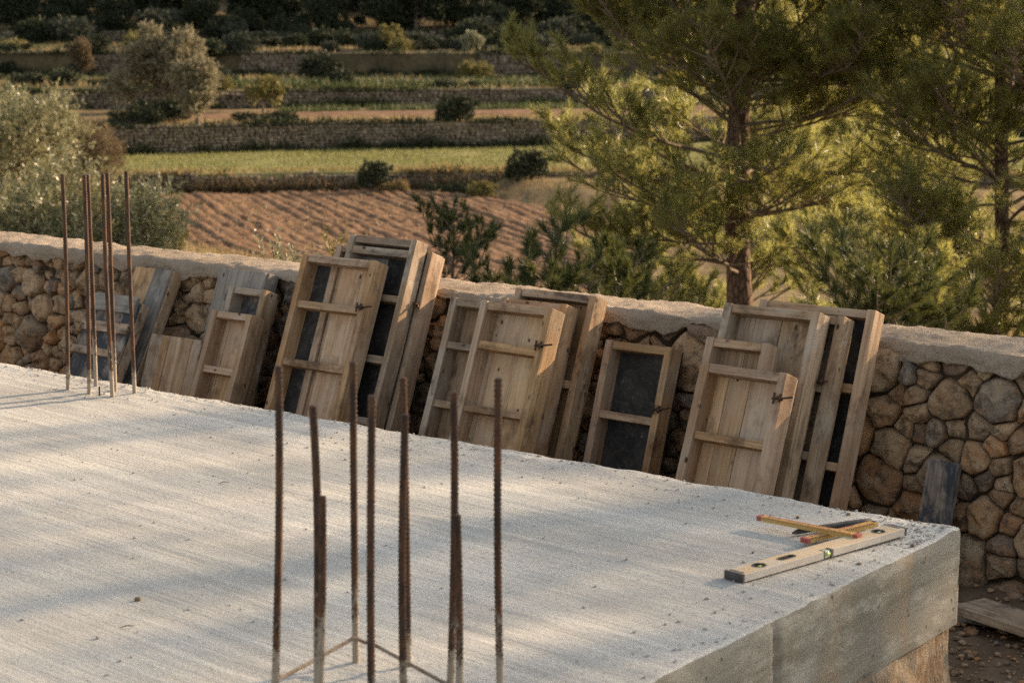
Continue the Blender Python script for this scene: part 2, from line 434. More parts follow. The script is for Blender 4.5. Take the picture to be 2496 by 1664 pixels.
def ground_z(x, y):
    x = np.asarray(x, float); y = np.asarray(y, float)
    z = near_z(x, np.minimum(y, L_line(0, x)))
    for k in range(5):
        lk = L_line(k, x)
        if k < 4:
            s = np.clip((y - lk) / (L_line(k + 1, x) - lk), 0, 1); zz = ZT[k] + (ZB[k + 1] - ZT[k]) * s
        else:
            d = np.clip(y - lk, 0, None); zz = ZT[4] + d * 0.085 + d * d * 0.0011
        z = np.where(y > lk, zz, z)
    return z
xs = np.unique(np.concatenate([np.linspace(-700, -46, 14), np.arange(-45, 50, 0.8), np.linspace(52, 700, 14)]))
def soil_mat(name, cols, nscale, gscale, bump):
    q = M(name, 0.97, 0.1)
    a = q.ramp(q.noise(q.co((1, 0.45, 1)), nscale, 6, 0.65), cols)
    a = q.mix(q.ramp(q.noise(q.co(), gscale, 4, 0.7), [(0.36, 0.5), (0.55, 0.0)]), a, tuple(v * 0.45 for v in cols[0][1]))
    q.col(a); q.bump(q.noise(q.co(), gscale, 5, 0.75), bump, 0.9)
    return q.m
MAT_DRYGROUND = soil_mat('dry_grassy_earth', [(0.3, (0.10, 0.070, 0.036)), (0.46, (0.19, 0.135, 0.070)), (0.6, (0.24, 0.18, 0.09)), (0.72, (0.12, 0.115, 0.045))], 0.9, 6, 0.08)
MAT_GRASSFIELD = soil_mat('short_green_grass', [(0.3, (0.14, 0.145, 0.05)), (0.5, (0.23, 0.22, 0.085)), (0.7, (0.32, 0.28, 0.13))], 0.35, 5, 0.06)
MAT_REDSOIL = soil_mat('ploughed_red_soil', [(0.3, (0.12, 0.066, 0.036)), (0.5, (0.20, 0.118, 0.066)), (0.72, (0.27, 0.175, 0.105))], 1.6, 9, 0.05)
MAT_UPPER = soil_mat('upper_terrace_earth', [(0.3, (0.06, 0.052, 0.026)), (0.5, (0.12, 0.092, 0.05)), (0.65, (0.17, 0.128, 0.068)), (0.8, (0.06, 0.07, 0.026))], 0.30, 3, 0.10)

# near ground
ys = np.unique(np.concatenate([np.linspace(-250, -8, 8), np.arange(-6, 14, 0.5), np.arange(14, 74, 1.0)]))
X, Y = np.meshgrid(xs, ys, indexing='ij')
L0 = L_line(0, X)
Yw = np.where(Y > 55, 55 + (Y - 55) / (73.0 - 55) * (L0 + 0.05 - 55), Y)
me = np_mesh('ground', np.stack([X, Yw, near_z(X, Yw)], -1).reshape(-1, 3), grid_faces(len(xs), len(ys)), smooth=True)
tag(link('ground', me, None, [MAT_DRYGROUND]), kind='structure')
# terrace floors, each a strip with the riser of its wall
names = ['grass_field', 'terrace_ground', 'terrace_ground', 'terrace_ground', 'hillside']
tm = [MAT_GRASSFIELD, MAT_DRYGROUND, MAT_UPPER, MAT_UPPER, MAT_UPPER]
for k in range(5):
    lk = L_line(k, xs)
    if k < 4:
        lk2 = L_line(k + 1, xs) + 0.05
        S = np.concatenate([[0, 0.001], np.linspace(0.012, 1, 22)])
        YY = lk[:, None] + (lk2 - lk)[:, None] * S[None, :]
        ZZ = np.tile(ZT[k] + (ZB[k + 1] - ZT[k]) * S[None, :], (len(xs), 1)) + fbm(xs[:, None] * 0.5, YY * 0.5, 40 + k, 4) * 0.22 * np.minimum(1, S * 8)[None, :]
        ZZ[:, 0] = ZB[k] - 0.25
        YY[:, 0] = lk
    else:
        dd = np.concatenate([[0, 0.1], np.linspace(1.5, 60, 30), [75, 100, 140, 200, 300]])
        YY = lk[:, None] + np.tile(dd, (len(xs), 1))
        ZZ = np.tile(ZT[4] + np.minimum(dd, 140) * 0.085 + np.minimum(dd, 140) ** 2 * 0.0011, (len(xs), 1)) + fbm(xs[:, None] * 0.12, YY * 0.12, 60, 4) * 1.5 * np.minimum(1, dd / 12)[None, :]
        ZZ[:, 0] = ZB[4] - 0.25
    XX = np.tile(xs[:, None], (1, YY.shape[1]))
    me = np_mesh(names[k], np.stack([XX, YY, ZZ], -1).reshape(-1, 3), grid_faces(len(xs), YY.shape[1]), smooth=True)
    tag(link(names[k], me, None, [tm[k]]), kind='structure')

ico = bmesh.new(); bmesh.ops.create_icosphere(ico, subdivisions=1, radius=0.5)
ICO_V = np.array([v.co[:] for v in ico.verts]); ICO_F = np.array([[v.index for v in f.verts] for f in ico.faces]); ico.free()
def lumps(C, Sz, seed, rough=0.22):
    """many small stones in one mesh: centres C (n,3), sizes Sz (n,3)"""
    g = np.random.default_rng(seed); n = len(C)
    V = ICO_V[None] * Sz[:, None, :] * (1 + g.uniform(-rough, rough, (n, 12, 1)))
    th = g.uniform(0, 6.28, n); c, s = np.cos(th), np.sin(th)
    Vx = V[..., 0] * c[:, None] - V[..., 1] * s[:, None]; Vy = V[..., 0] * s[:, None] + V[..., 1] * c[:, None]
    V = np.stack([Vx, Vy, V[..., 2]], -1) + C[:, None, :]
    F = (ICO_F[None] + (np.arange(n) * 12)[:, None, None]).reshape(-1, 3)
    return V.reshape(-1, 3), F, np.repeat(g.random(n), 12)
# ploughed field: furrows as relief, running (0.277,-0.961)
fu = np.array([0.961, 0.277]); fv = np.array([0.277, -0.961])
us = np.arange(0, 21.5, 0.075); vs_ = np.arange(0, 40.0, 0.30)
U, Vv = np.meshgrid(us, vs_, indexing='ij')
px = -15.0 + fu[0] * U + fv[0] * Vv; py = 74.2 - 0.02 + fu[1] * (U - 3) + fv[1] * Vv
py = py - 0.0
wv = U + 0.05 * fbm(U * 0.3, Vv * 0.10, 9, 2)
ph = wv / 0.46
furrow = 1.0 - np.exp(-((ph - np.floor(ph) - 0.5) / 0.17) ** 2)
amp = 0.02 + 0.075 * vn(np.floor(ph + 0.5), np.zeros_like(ph), 77) * (0.5 + vn(np.floor(ph + 0.5), Vv * 0.15, 78))
hz = furrow * amp + fbm(px * 3.1, py * 3.1, 88, 3) * 0.08 + np.abs(fbm(px * 7, py * 3, 98, 2)) * 0.16
keep = (py < L_line(0, px) - 0.3) & (py > 34)
t_b = ((px + 1.5) * 16.5 + (py - 74.5) * 7.0) / math.hypot(16.5, 7.0)
keep &= (t_b < 0.15) & (px < 4.5 - 0.08 * (74 - py))
edge = np.minimum(np.minimum(np.clip(U / 0.8, 0, 1), np.clip((py - 36) / 3.0, 0, 1)), np.clip((0.15 - t_b) / 0.8, 0, 1))
pz = near_z(px, py) + 0.04 * edge - 0.15 * (1 - edge) + hz * edge
F = grid_faces(len(us), len(vs_)); kf = keep.ravel()
F = F[kf[F].all(1)]
me = np_mesh('ploughed_field', np.stack([px, py, pz], -1).reshape(-1, 3), F, smooth=True)
tag(link('ploughed_field', me, None, [MAT_REDSOIL]), kind='structure')
g = np.random.default_rng(61); kk = np.flatnonzero(keep.ravel()); kk = g.choice(kk, 1500)
s_ = 0.03 + 0.11 * g.random(1500) ** 3
V, F, rr = lumps(np.stack([px.ravel()[kk] + g.normal(0, .1, 1500), py.ravel()[kk], pz.ravel()[kk] + s_ * 0.2], 1), np.stack([s_ * 1.2, s_, s_ * 0.8], 1), 62)
tag(link('field_stones', np_mesh('field_stones', V, F, rr), None, [MAT_FARSTONE]), 'pale stones and clods strewn over the ploughed field', 'stones', kind='stuff')
# a strip of tilled red soil on the third terrace
xx = np.linspace(-17, 30, 190); q_ = np.linspace(0, 1, 14)
YY = (L_line(1, xx) + 6.0)[:, None] + (5.5 * q_)[None, :]
XX = np.tile(xx[:, None], (1, 14))
ZZ = ground_z(XX, YY) + 0.10 * np.sin(np.pi * q_)[None, :] ** 0.5 + fbm(XX * 2, YY * 2, 91, 3) * 0.18 * np.sin(np.pi * q_)[None, :]
tag(link('tilled_strip', np_mesh('tilled_strip', np.stack([XX, YY, ZZ], -1).reshape(-1, 3), grid_faces(190, 14), smooth=True), None, [MAT_REDSOIL]), kind='structure')

# ------------------------------------------------------------------ terrace walls of dry stone
wl = ['low dry stone terrace wall behind the ploughed red field', 'tall dry stone terrace wall behind the green grass field', 'dry stone terrace wall above the tilled strip, third up the slope', 'rough overgrown terrace wall, fourth up the slope', 'broken low terrace wall just under the dark wood']
for k in range(5):
    g = np.random.default_rng(100 + k)
    h = ZT[k] - ZB[k]; st = [0.15, 0.16, 0.19, 0.24, 0.28][k]; half = [27, 31, 34, 40, 46][k]
    rows = int(math.ceil(h / st)) + 1; C = []; Sz = []
    for r in range(rows):
        x = -half + g.random() * 0.2
        while x < half:
            w = st * g.uniform(0.75, 1.7)
            z = ZB[k] + (r + 0.4) * h / (rows - 0.6)
            top = ZT[k] + 0.05 + 0.55 * (vn(x * 0.4, 0.0, 30 + k) - 0.45) + 0.2 * (vn(x * 2.1, 0.0, 36 + k) - 0.5)
            if z < top and not (k >= 3 and vn(x * 0.25, r * 0.0, 300 + k) > 0.62):
                C.append((x, float(L_line(k, x)) - 0.07 - g.uniform(-0.06, 0.05) - 0.12 * (1 - r / rows), z + g.uniform(-.02, .02))); Sz.append((w * 1.25, st * 1.5, st * g.uniform(0.95, 1.35)))
            x += w * 0.92
    o = empty('terrace_wall', (0, 0, 0))
    V, F, rr = lumps(np.array(C), np.array(Sz), 50 + k)
    s_ = link('stones', np_mesh('stones', V, F, rr), o, [MAT_FARSTONE]); s_['kind'] = 'stuff'
    tag(o, wl[k], 'terrace wall')

# ------------------------------------------------------------------ plants
def needles(P, D, n, length, rad_ang, seed, slen):
    """P,D (m,3) shoots; n needles each -> tri soup"""
    g = np.random.default_rng(seed); m = len(P)
    D = D / (np.linalg.norm(D, axis=1)[:, None] + 1e-9)
    ref = np.where(np.abs(D[:, 2:3]) < 0.9, np.array([[0, 0, 1.0]]), np.array([[1.0, 0, 0]]))
    A = np.cross(D, ref); A /= np.linalg.norm(A, axis=1)[:, None]; B = np.cross(D, A)
    t = g.random((m, n)); ph = g.uniform(0, 2 * np.pi, (m, n)); an = np.radians(g.uniform(rad_ang[0], rad_ang[1], (m, n))) * (1.15 - 0.5 * t)
    S_ = np.asarray(slen)[:, None] if np.ndim(slen) else slen
    base = P[:, None, :] + D[:, None, :] * (t * S_)[..., None]
    rad = np.cos(ph)[..., None] * A[:, None] + np.sin(ph)[..., None] * B[:, None]
    d = D[:, None] * np.cos(an)[..., None] + rad * np.sin(an)[..., None]
    d[..., 2] += 0.10; ln = length * g.uniform(0.65, 1.15, (m, n))
    tip = base + d * ln[..., None]
    side = np.cross(d, g.normal(size=(m, n, 3))); side /= np.linalg.norm(side, axis=2)[..., None] + 1e-9
    w = length * 0.033
    mid = base + d * (ln * 0.45)[..., None]
    V = np.stack([mid - side * w - d * (ln * 0.40)[..., None], mid + side * w - d * (ln * 0.40)[..., None], tip], 2).reshape(-1, 3)
    F = np.arange(len(V)).reshape(-1, 3)
    rr = np.repeat(np.clip(0.15 + 0.5 * np.repeat(g.random(m), n) + 0.35 * g.random(m * n), 0, 1), 3)
    return V, F, rr
def pine_meshes(seed, height, r0, z_first, Lmax, spacing=0.30, per=(5, 7), nn=34, nlen=0.085, lean=(0, 0), twig_gap=0.07, lowdrop=0.0, step=0.085, extra=()):
    rd = random.Random(seed)
    TR, BR = Tubes(), Tubes()
    def trunk_pt(z):
        t = z / height
        return np.array([lean[0] * t + 0.05 * math.sin(z * 1.3 + seed), lean[1] * t + 0.05 * math.cos(z * 1.1 + seed), z])
    zs = np.linspace(-0.4, height, 40)
    tp = [trunk_pt(z) for z in zs]
    TR.add(tp, [r0 * max(0.06, (1 - max(0, z) / height)) ** 0.85 * (1 + 0.25 * math.exp(-max(0, z) * 3)) * (1 + 0.05 * rd.uniform(-1, 1)) for z in zs], 12)
    SP, SD, SL = [], [], []
    def limb(i, p, az, l, el):
            pts = [p]; ns = max(4, int(l / 0.14)); dirs = []
            for s in range(ns):
                f = s / ns
                e = el + f * f * R(34) + rd.uniform(-0.12, 0.12); aa = az + rd.uniform(-0.15, 0.15) + 0.25 * math.sin(f * 3 + i)
                d = np.array([math.cos(aa) * math.cos(e), math.sin(aa) * math.cos(e), math.sin(e)])
                dirs.append(d); p = p + d * (l / ns); pts.append(p)
            rb = 0.005 + 0.0075 * l
            BR.add(pts, np.linspace(rb, 0.005, len(pts)), 6)
            SP.append(pts[-2]); SD.append(dirs[-1]); SL.append(0.16)
            dist = 0.22 * l
            while dist < l:
                f = dist / l; k = min(ns - 1, int(f * ns)); bp = pts[k] + (pts[k + 1] - pts[k]) * (f * ns - k)
                sgn = 1 if rd.random() < 0.5 else -1
                d0 = dirs[k]; lat = np.array([-d0[1], d0[0], 0]); lat /= np.linalg.norm(lat) + 1e-9
                u = rd.uniform(-0.25, 0.75); dv = d0 * rd.uniform(0.4, 0.9) + lat * sgn * rd.uniform(0.5, 1.0) + np.array([0, 0, u])
                dv /= np.linalg.norm(dv)
                sl = (0.16 + 0.42 * l * (1 - f) ** 0.7 * rd.uniform(0.4, 1.0)); sl = min(sl, 0.85)
                m = max(2, int(sl / 0.12)); q = bp; qq = [q]; cur = dv
                for s in range(m):
                    cur = cur + np.array([rd.uniform(-.15, .15), rd.uniform(-.15, .15), 0.10]); cur /= np.linalg.norm(cur)
                    q = q + cur * sl / m; qq.append(q)
                BR.add(qq, np.linspace(0.009, 0.003, len(qq)), 4)
                SP.append(qq[-2]); SD.append(cur); SL.append(0.15)
                td = 0.3 * sl
                while td < sl:
                    g_ = td / sl; kk = min(m - 1, int(g_ * m)); tpn = qq[kk] + (qq[kk + 1] - qq[kk]) * (g_ * m - kk)
                    tv = cur * 0.7 + np.array([rd.gauss(0, .6), rd.gauss(0, .6), rd.gauss(0.35, .4)]); tv /= np.linalg.norm(tv)
                    tl = rd.uniform(0.05, 0.17)
                    if tl > 0.10: BR.add([tpn, tpn + tv * tl], [0.003, 0.002], 3)
                    SP.append(tpn + tv * tl * 0.4); SD.append(tv); SL.append(tl * 0.6 + 0.06)
                    td += twig_gap * rd.uniform(0.7, 1.5)
                dist += step * rd.uniform(0.7, 1.4)
    for i, (ez, eaz, el_, ee) in enumerate(extra): limb(i, trunk_pt(ez), eaz, el_, R(ee))
    z = z_first; az0 = 0
    while z < height - 0.1:
        t = (z - z_first) / (height - z_first)
        L = Lmax * (0.62 + 0.38 * min(1, t / 0.42)) * (1 - max(0, (t - 0.45) / 0.55)) ** 0.7 + 0.12
        nl = rd.randint(*per)
        az0 += rd.uniform(0.4, 1.2)
        for i in range(nl):
            az = az0 + i * 2 * math.pi / nl + rd.uniform(-0.35, 0.35)
            l = L * rd.uniform(0.55, 1.12); el = R(rd.uniform(2, 26) + 26 * t - lowdrop * (1 - t))
            limb(i, trunk_pt(max(0.05, z + rd.uniform(-0.28, 0.28))), az + rd.uniform(-0.3, 0.3), l, el + R(rd.uniform(-9, 9)))
        z += spacing * rd.uniform(0.75, 1.25)
    V, F, rr = needles(np.array(SP), np.array(SD), nn, nlen, (18, 62), seed, np.array(SL))
    return TR.mesh('trunk'), BR.mesh('branches'), np_mesh('crown', V, F, rr), np.array(SP)
def pine(name, meshes, loc, rz, label, group=None, nmat=None, cat='pine tree', sc=1.0):
    o = empty(name, loc, rz)
    o.scale = (sc, sc, sc) if np.isscalar(sc) else sc
    link('trunk', meshes[0], o, [MAT_BARK]); link('branches', meshes[1], o, [MAT_TWIG]); link('crown', meshes[2], o, [nmat or MAT_NEEDLE])
    return tag(o, label, cat, group)
def gz(x, y): return float(ground_z(x, y))

PA = pine_meshes(3, 8.6, 0.110, 1.05, 2.2, spacing=0.33, step=0.072, nlen=0.10, extra=[(1.7, 2.75, 2.15, 14), (2.2, 2.6, 2.0, 24), (2.5, 2.95, 2.1, 34), (1.2, 2.4, 1.7, 8), (0.9, 3.1, 1.6, 4), (2.0, 3.2, 1.9, 30)], nn=44, lowdrop=6)
PB = pine_meshes(21, 7.8, 0.075, 0.10, 2.0, spacing=0.24, per=(6, 7), nn=42, nlen=0.098, lowdrop=10, step=0.075)
PC = pine_meshes(33, 2.3, 0.045, 0.25, 1.2, spacing=0.34, per=(3, 5), nn=64, nlen=0.15, lowdrop=-10, twig_gap=0.24, step=0.19)
PD = pine_meshes(55, 8.4, 0.11, 1.6, 2.3, spacing=0.52, per=(4, 5), nn=30, nlen=0.095, twig_gap=0.16)
main = pine('pine_tree', PA, (2.03, 17.0, gz(2.03, 17)), 0.4, 'large young pine with a bare trunk standing just beyond the stone wall', sc=1.1)
for i in range(12):                                                   # old cones on the main pine
    bm = bmesh.new(); bmesh.ops.create_icosphere(bm, subdivisions=2, radius=0.5)
    for v in bm.verts: v.co = Vector((v.co.x * 0.05, v.co.y * 0.05, v.co.z * 0.075)) * (1 + random.uniform(-.18, .18))
    c = link('pine_cone', bm_mesh('pine_cone', bm), main, [MAT_BARK])
    q_ = PA[3][random.randrange(len(PA[3]))]
    c.location = q_; c.rotation_euler = (random.uniform(0, 3), random.uniform(0, 3), 0)
pine('pine_tree', PB, (4.05, 16.0, gz(4.05, 16.0)), 1.1, 'dense pine at the right edge of the picture, right of the large pine')
pine('pine_tree', PA, (5.6, 28.5, gz(5.6, 28.5)), 2.5, 'pine further back, seen in the gap between the large pine and the edge pine', nmat=MAT_NEEDLE)
pine('young_pine', PC, (0.30, 11.8, -1.62), 0.3, 'small dark young pine just behind the wall, left of the large pine', nmat=MAT_NEEDLEDARK, sc=0.62)
pine('young_pine', PC, (-0.40, 12.6, -1.02), 2.6, 'small dark pine sapling whose top stands before the ploughed field', nmat=MAT_NEEDLEDARK, sc=(0.34, 0.34, 0.42))
pine('young_pine', PC, (2.40, 12.5, -1.75), 1.6, 'low dark young pine at the wall, right of the large trunk', nmat=MAT_NEEDLEDARK, sc=0.62)
pine('young_pine', PC, (0.55, 13.2, -1.80), 4.4, 'dark young pine before the slope, left of the foot of the large trunk', nmat=MAT_NEEDLEDARK, sc=0.6)
pine('young_pine', PC, (-0.02, 11.2, -1.62), 5.2, 'low spreading pine sapling just right of the tallest form panels', nmat=MAT_NEEDLEDARK, sc=(0.62, 0.62, 0.45))
pine('young_pine', PC, (2.72, 14.2, -1.78), 0.9, 'bushy young pine behind the wall, to the right of the large trunk', nmat=MAT_NEEDLE, sc=0.6)
pine('young_pine', PC, (1.12, 14.8, -2.0), 3.9, 'low yellow green young pine behind the wall, to the left of the large trunk', nmat=MAT_NEEDLE, sc=0.55)
for x_, y_, z_, rz_, lb in [(1.55, 21.5, -3.1, 0.4, 'low pine thicket behind the left side of the large trunk'), (2.75, 22.5, -3.15, 2.1, 'low pine thicket directly behind the large trunk'), (3.75, 21.0, -2.95, 4.0, 'low pine thicket between the large trunk and the edge pine')]:
    pine('young_pine', PC, (x_, y_, z_), rz_, lb, nmat=MAT_NEEDLE, sc=(1.0, 1.0, 0.95))
# pines out of the picture on the right: the sun reaches the slab through their crowns
for i, (a_, n_, s_, rz_) in enumerate([(2.1, 17.5, 1.35, 0.5), (5.4, 20.0, 1.45, 2.0)]):
    p = W(a_, n_)
    pine('pine_tree', PD, (p.x, p.y, gz(p.x, p.y)), rz_, 'pine growing outside the picture to the right, shading the slab', 'pines out of the picture on the right', sc=s_)

def foliage(seed, blobs, n_shoot, shoot_len, n_leaf, leaf_len, leaf_w, up=0.6, shell=0.35, spread=0.75, base_z=None):
    g = np.random.default_rng(seed)
    B = np.array([b[0] for b in blobs], float); Rd = np.array([b[1] for b in blobs], float)
    if Rd.ndim == 1: Rd = np.repeat(Rd[:, None], 3, 1)
    w = (Rd.prod(1)) ** (2 / 3); w /= w.sum()
    idx = g.choice(len(B), n_shoot, p=w)
    u = g.normal(size=(n_shoot, 3)); u /= np.linalg.norm(u, axis=1)[:, None]
    P = B[idx] + u * Rd[idx] * (g.random(n_shoot) ** shell)[:, None]
    D = u + g.normal(size=(n_shoot, 3)) * 0.45; D[:, 2] += up; D /= np.linalg.norm(D, axis=1)[:, None]
    sl = shoot_len * g.uniform(0.5, 1.3, n_shoot)
    t = g.random((n_shoot, n_leaf))
    base = P[:, None] + D[:, None] * (t * sl[:, None])[..., None]
    ld = D[:, None] * g.uniform(0.4, 1.0, (n_shoot, n_leaf, 1)) + g.normal(size=(n_shoot, n_leaf, 3)) * spread
    ld /= np.linalg.norm(ld, axis=2)[..., None]
    sd_ = np.cross(ld, g.normal(size=(n_shoot, n_leaf, 3))); sd_ /= np.linalg.norm(sd_, axis=2)[..., None] + 1e-9
    ln = leaf_len * g.uniform(0.6, 1.25, (n_shoot, n_leaf, 1)); wd = leaf_w * g.uniform(0.7, 1.2, (n_shoot, n_leaf, 1)) * 0.5
    V = np.stack([base, base + ld * ln * 0.45 + sd_ * wd, base + ld * ln, base + ld * ln * 0.45 - sd_ * wd], 2).reshape(-1, 3)
    F = np.arange(len(V)).reshape(-1, 4)
    rr = np.repeat(np.clip(0.6 * np.repeat(g.random(n_shoot), n_leaf) + 0.4 * g.random(n_shoot * n_leaf), 0, 1), 4)
    if base_z is not None:
        V[:, 2] = np.maximum(V[:, 2], base_z)
    return np_mesh('crown', V, F, rr)
def stems(blobs, r0, base=(0, 0, -0.3), bush=False, seed=0, thin=0.25):
    T = Tubes(); rd = random.Random(seed)
    b0 = np.array(base, float); fork = np.array([0.0, 0.0, 0.0 if bush else np.mean([b[0][2] for b in blobs]) * 0.45])
    if not bush: T.add([b0, b0 * 0.5 + fork * 0.5 + np.array([rd.uniform(-.05, .05), 0, 0]), fork], [r0 * 1.3, r0, r0 * 0.85], 8)
    for b in blobs:
        c = np.array(b[0], float); s = fork if not bush else b0
        m = (s + c) / 2 + np.array([rd.uniform(-.1, .1), rd.uniform(-.1, .1), 0.05]) * np.linalg.norm(c - s)
        r = b[1] if np.isscalar(b[1]) else min(b[1])
        T.add([s, m, c, c + (c - m) * 0.25 + np.array([0, 0, r * 0.5])], [r0 * 0.6, r0 * 0.4, r0 * thin, r0 * 0.08], 5)
    return T.mesh('trunk')
def tree(name, fol, stm, loc, rz, sc, label, cat, lm, group=None):
    o = empty(name, loc, rz); o.scale = (sc, sc, sc) if np.isscalar(sc) else sc
    link('trunk', stm, o, [MAT_TWIG]); link('crown', fol, o, [lm])
    return tag(o, label, cat, group)
def blobs_rand(seed, n, rx, ry, z0, z1, r0, r1):
    rd = random.Random(seed); out = []
    for i in range(n):
        a = rd.uniform(0, 6.283); rr = math.sqrt(rd.random()); z = rd.uniform(z0, z1)
        k = math.sqrt(max(0.12, 1 - ((z - (z0 * 0.65 + z1 * 0.35)) / (z1 - z0) * 1.3) ** 2))
        out.append(((math.cos(a) * rr * rx * k, math.sin(a) * rr * ry * k, z), rd.uniform(r0, r1)))
    return out

# near olives at the left
b1 = blobs_rand(1, 22, 1.9, 1.5, 0.8, 2.7, 0.35, 0.62)
OL1 = (foliage(1, b1, 3000, 0.42, 18, 0.085, 0.024, up=0.85), stems(b1, 0.13, seed=1))
x_, y_ = -6.5, 24.5
tree('olive_tree', *OL1, (x_, y_, -3.85), 0, 1.0, 'silvery leafy olive tree at the left edge, right behind the wall', 'olive tree', MAT_OLIVE)
b2 = blobs_rand(2, 16, 0.95, 0.9, 0.5, 2.35, 0.24, 0.42)
OL2 = (foliage(2, b2, 1500, 0.40, 18, 0.085, 0.024, up=1.1), stems(b2, 0.08, seed=2))
tree('olive_tree', *OL2, (-5.15, 24.0, -2.95), 0.5, 0.9, 'silvery olive behind the left rebars, with upright shoots at its top', 'olive tree', MAT_OLIVE)
b3 = blobs_rand(3, 16, 1.5, 1.3, 0.7, 2.3, 0.35, 0.6)
OL3 = (foliage(3, b3, 1500, 0.40, 13, 0.11, 0.034, up=0.7), stems(b3, 0.12, seed=3))
tree('olive_tree', *OL3, (-11.9, 46.5, gz(-11.9, 46.5) + 0.6), 1.0, 1.05, 'pale olive crown above the left edge olive', 'olive tree', MAT_OLIVE)
tree('olive_tree', *OL3, (-14.6, 65.0, gz(-14.6, 65.0)), 2.2, (0.85, 0.85, 1.12), 'brownish olive with fine twigs, behind the pale left crown', 'olive tree', MAT_BROWNLEAF)
# far olives on the terraces
b4 = blobs_rand(4, 15, 1.5, 1.4, 0.9, 3.1, 0.35, 0.7) + [((0.95, 0, 3.35), 0.6), ((-0.5, 0.3, 3.75), 0.42), ((-1.75, 0, 1.3), 0.7), ((1.7, 0.2, 1.5), 0.6), ((-1.2, 0, 2.8), 0.45)]
OL4 = (foliage(4, b4, 2600, 0.45, 9, 0.19, 0.085, up=0.5), stems(b4, 0.17, seed=4))
tree('olive_tree', *OL4, (-17.7, 99.0, gz(-17.7, 99.0)), 0.2, (1.12, 1.1, 1.02), 'large full grey olive tree on the tilled terrace, left of centre', 'olive tree', MAT_OLIVEFAR)
b5 = blobs_rand(5, 12, 0.75, 0.75, 0.95, 2.35, 0.32, 0.5)
OL5 = (foliage(5, b5, 1300, 0.35, 9, 0.16, 0.07, up=0.4), stems(b5, 0.10, seed=5))
tree('olive_tree', *OL5, (-14.15, 87.2, gz(-14.15, 87.2) ), 0.0, 1.05, 'round small olive with a dark trunk at the foot of the tall terrace wall', 'olive tree', MAT_OLIVEFAR)
tree('olive_tree', *OL5, (-27.8, 126, gz(-27.8, 126)), 1.3, (0.72, 0.72, 0.85), 'small lollipop olive with a thin trunk on an upper terrace at left', 'olive tree', MAT_BROWNLEAF)
# sparse yellow fig-like trees
b6 = blobs_rand(6, 9, 0.8, 0.6, 0.6, 1.5, 0.2, 0.34)
FG = (foliage(6, b6, 230, 0.25, 7, 0.20, 0.12, up=0.5), stems(b6, 0.07, seed=6))
tree('fig_tree', *FG, (-12.85, 100, gz(-12.85, 100)), 0, 1.05, 'sparse yellowing fig tree on the tilled terrace, right of the large olive', 'fig tree', MAT_BUSHYEL)
tree('fig_tree', *FG, (-8.2, 132, gz(-8.2, 132)), 2, 1.0, 'sparse yellow fig tree high on the fourth terrace, near centre', 'fig tree', MAT_BUSHYEL)
tree('fig_tree', *FG, (-2.6, 129, gz(-2.6, 129)), 4, 0.8, 'pale yellow shrub on the fourth terrace, beside the large pine crown', 'shrub', MAT_WEED)
# scrub
b7 = blobs_rand(7, 16, 1.0, 0.8, 0.05, 0.95, 0.14, 0.42)
BU = (foliage(7, b7, 520, 0.22, 9, 0.15, 0.08, up=0.4, base_z=-0.05), stems(b7, 0.05, base=(0, 0, 0), bush=True, seed=7))
b8 = blobs_rand(8, 14, 1.3, 0.6, 0.05, 0.60, 0.12, 0.36)
BU2 = (foliage(8, b8, 480, 0.26, 9, 0.15, 0.07, up=0.8, base_z=-0.05), stems(b8, 0.04, base=(0, 0, 0), bush=True, seed=8))
def bush(px, y, sc, label, m, proto=BU, rz=0.0, group=None, dz=0.0):
    x = (px - 1248) / 4700 * y
    return tree('bush', *proto, (x, y, gz(x, y) + dz), rz, sc, label, 'bush', m, group)
bush(915, 73.4, (0.62, 0.6, 0.75), 'dark bush sprouting from the top of the low wall behind the ploughed field', MAT_BUSHMID, dz=0.35)
bush(955, 73.6, (0.5, 0.4, 0.6), 'dry straw coloured tuft at the low wall beside the dark bush', MAT_DRYGRASS, BU2)
bush(1115, 90.6, (0.95, 0.8, 1.0), 'dark round bush against the tall terrace wall near the large pine', MAT_BUSHDARK)
bush(1085, 73.6, (0.7, 0.5, 0.5), 'low green shrub at the right end of the low terrace wall', MAT_BUSHMID, BU2)
bush(1290, 74.0, (0.85, 0.7, 0.9), 'dark shrub at the low wall, half behind the pine branches', MAT_BUSHDARK)
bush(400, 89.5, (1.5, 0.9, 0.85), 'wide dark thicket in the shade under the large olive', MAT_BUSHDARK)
bush(330, 88.0, (1.1, 0.8, 0.8), 'dark thicket at the left end of the tall terrace wall', MAT_BUSHDARK, BU2)
bush(640, 89.6, (1.3, 0.7, 0.55), 'low dark bramble at the foot of the tall terrace wall', MAT_BUSHDARK, BU2)
bush(382, 73.0, (0.7, 0.6, 0.6), 'dry brown shrub at the left end of the low terrace wall', MAT_BROWNLEAF, BU2)
bush(520, 106, (0.9, 0.8, 0.9), 'yellow green bush right of the large olive', MAT_BUSHYEL, BU2)
bush(1175, 72.0, (0.55, 0.5, 0.55), 'yellowish shrub on the bank at the right end of the ploughed field', MAT_BUSHYEL)
bush(410, 46.0, (0.42, 0.4, 0.5), 'small yellow green shrub in the dry verge behind the left rebars', MAT_BUSHYEL)
rd = random.Random(5)
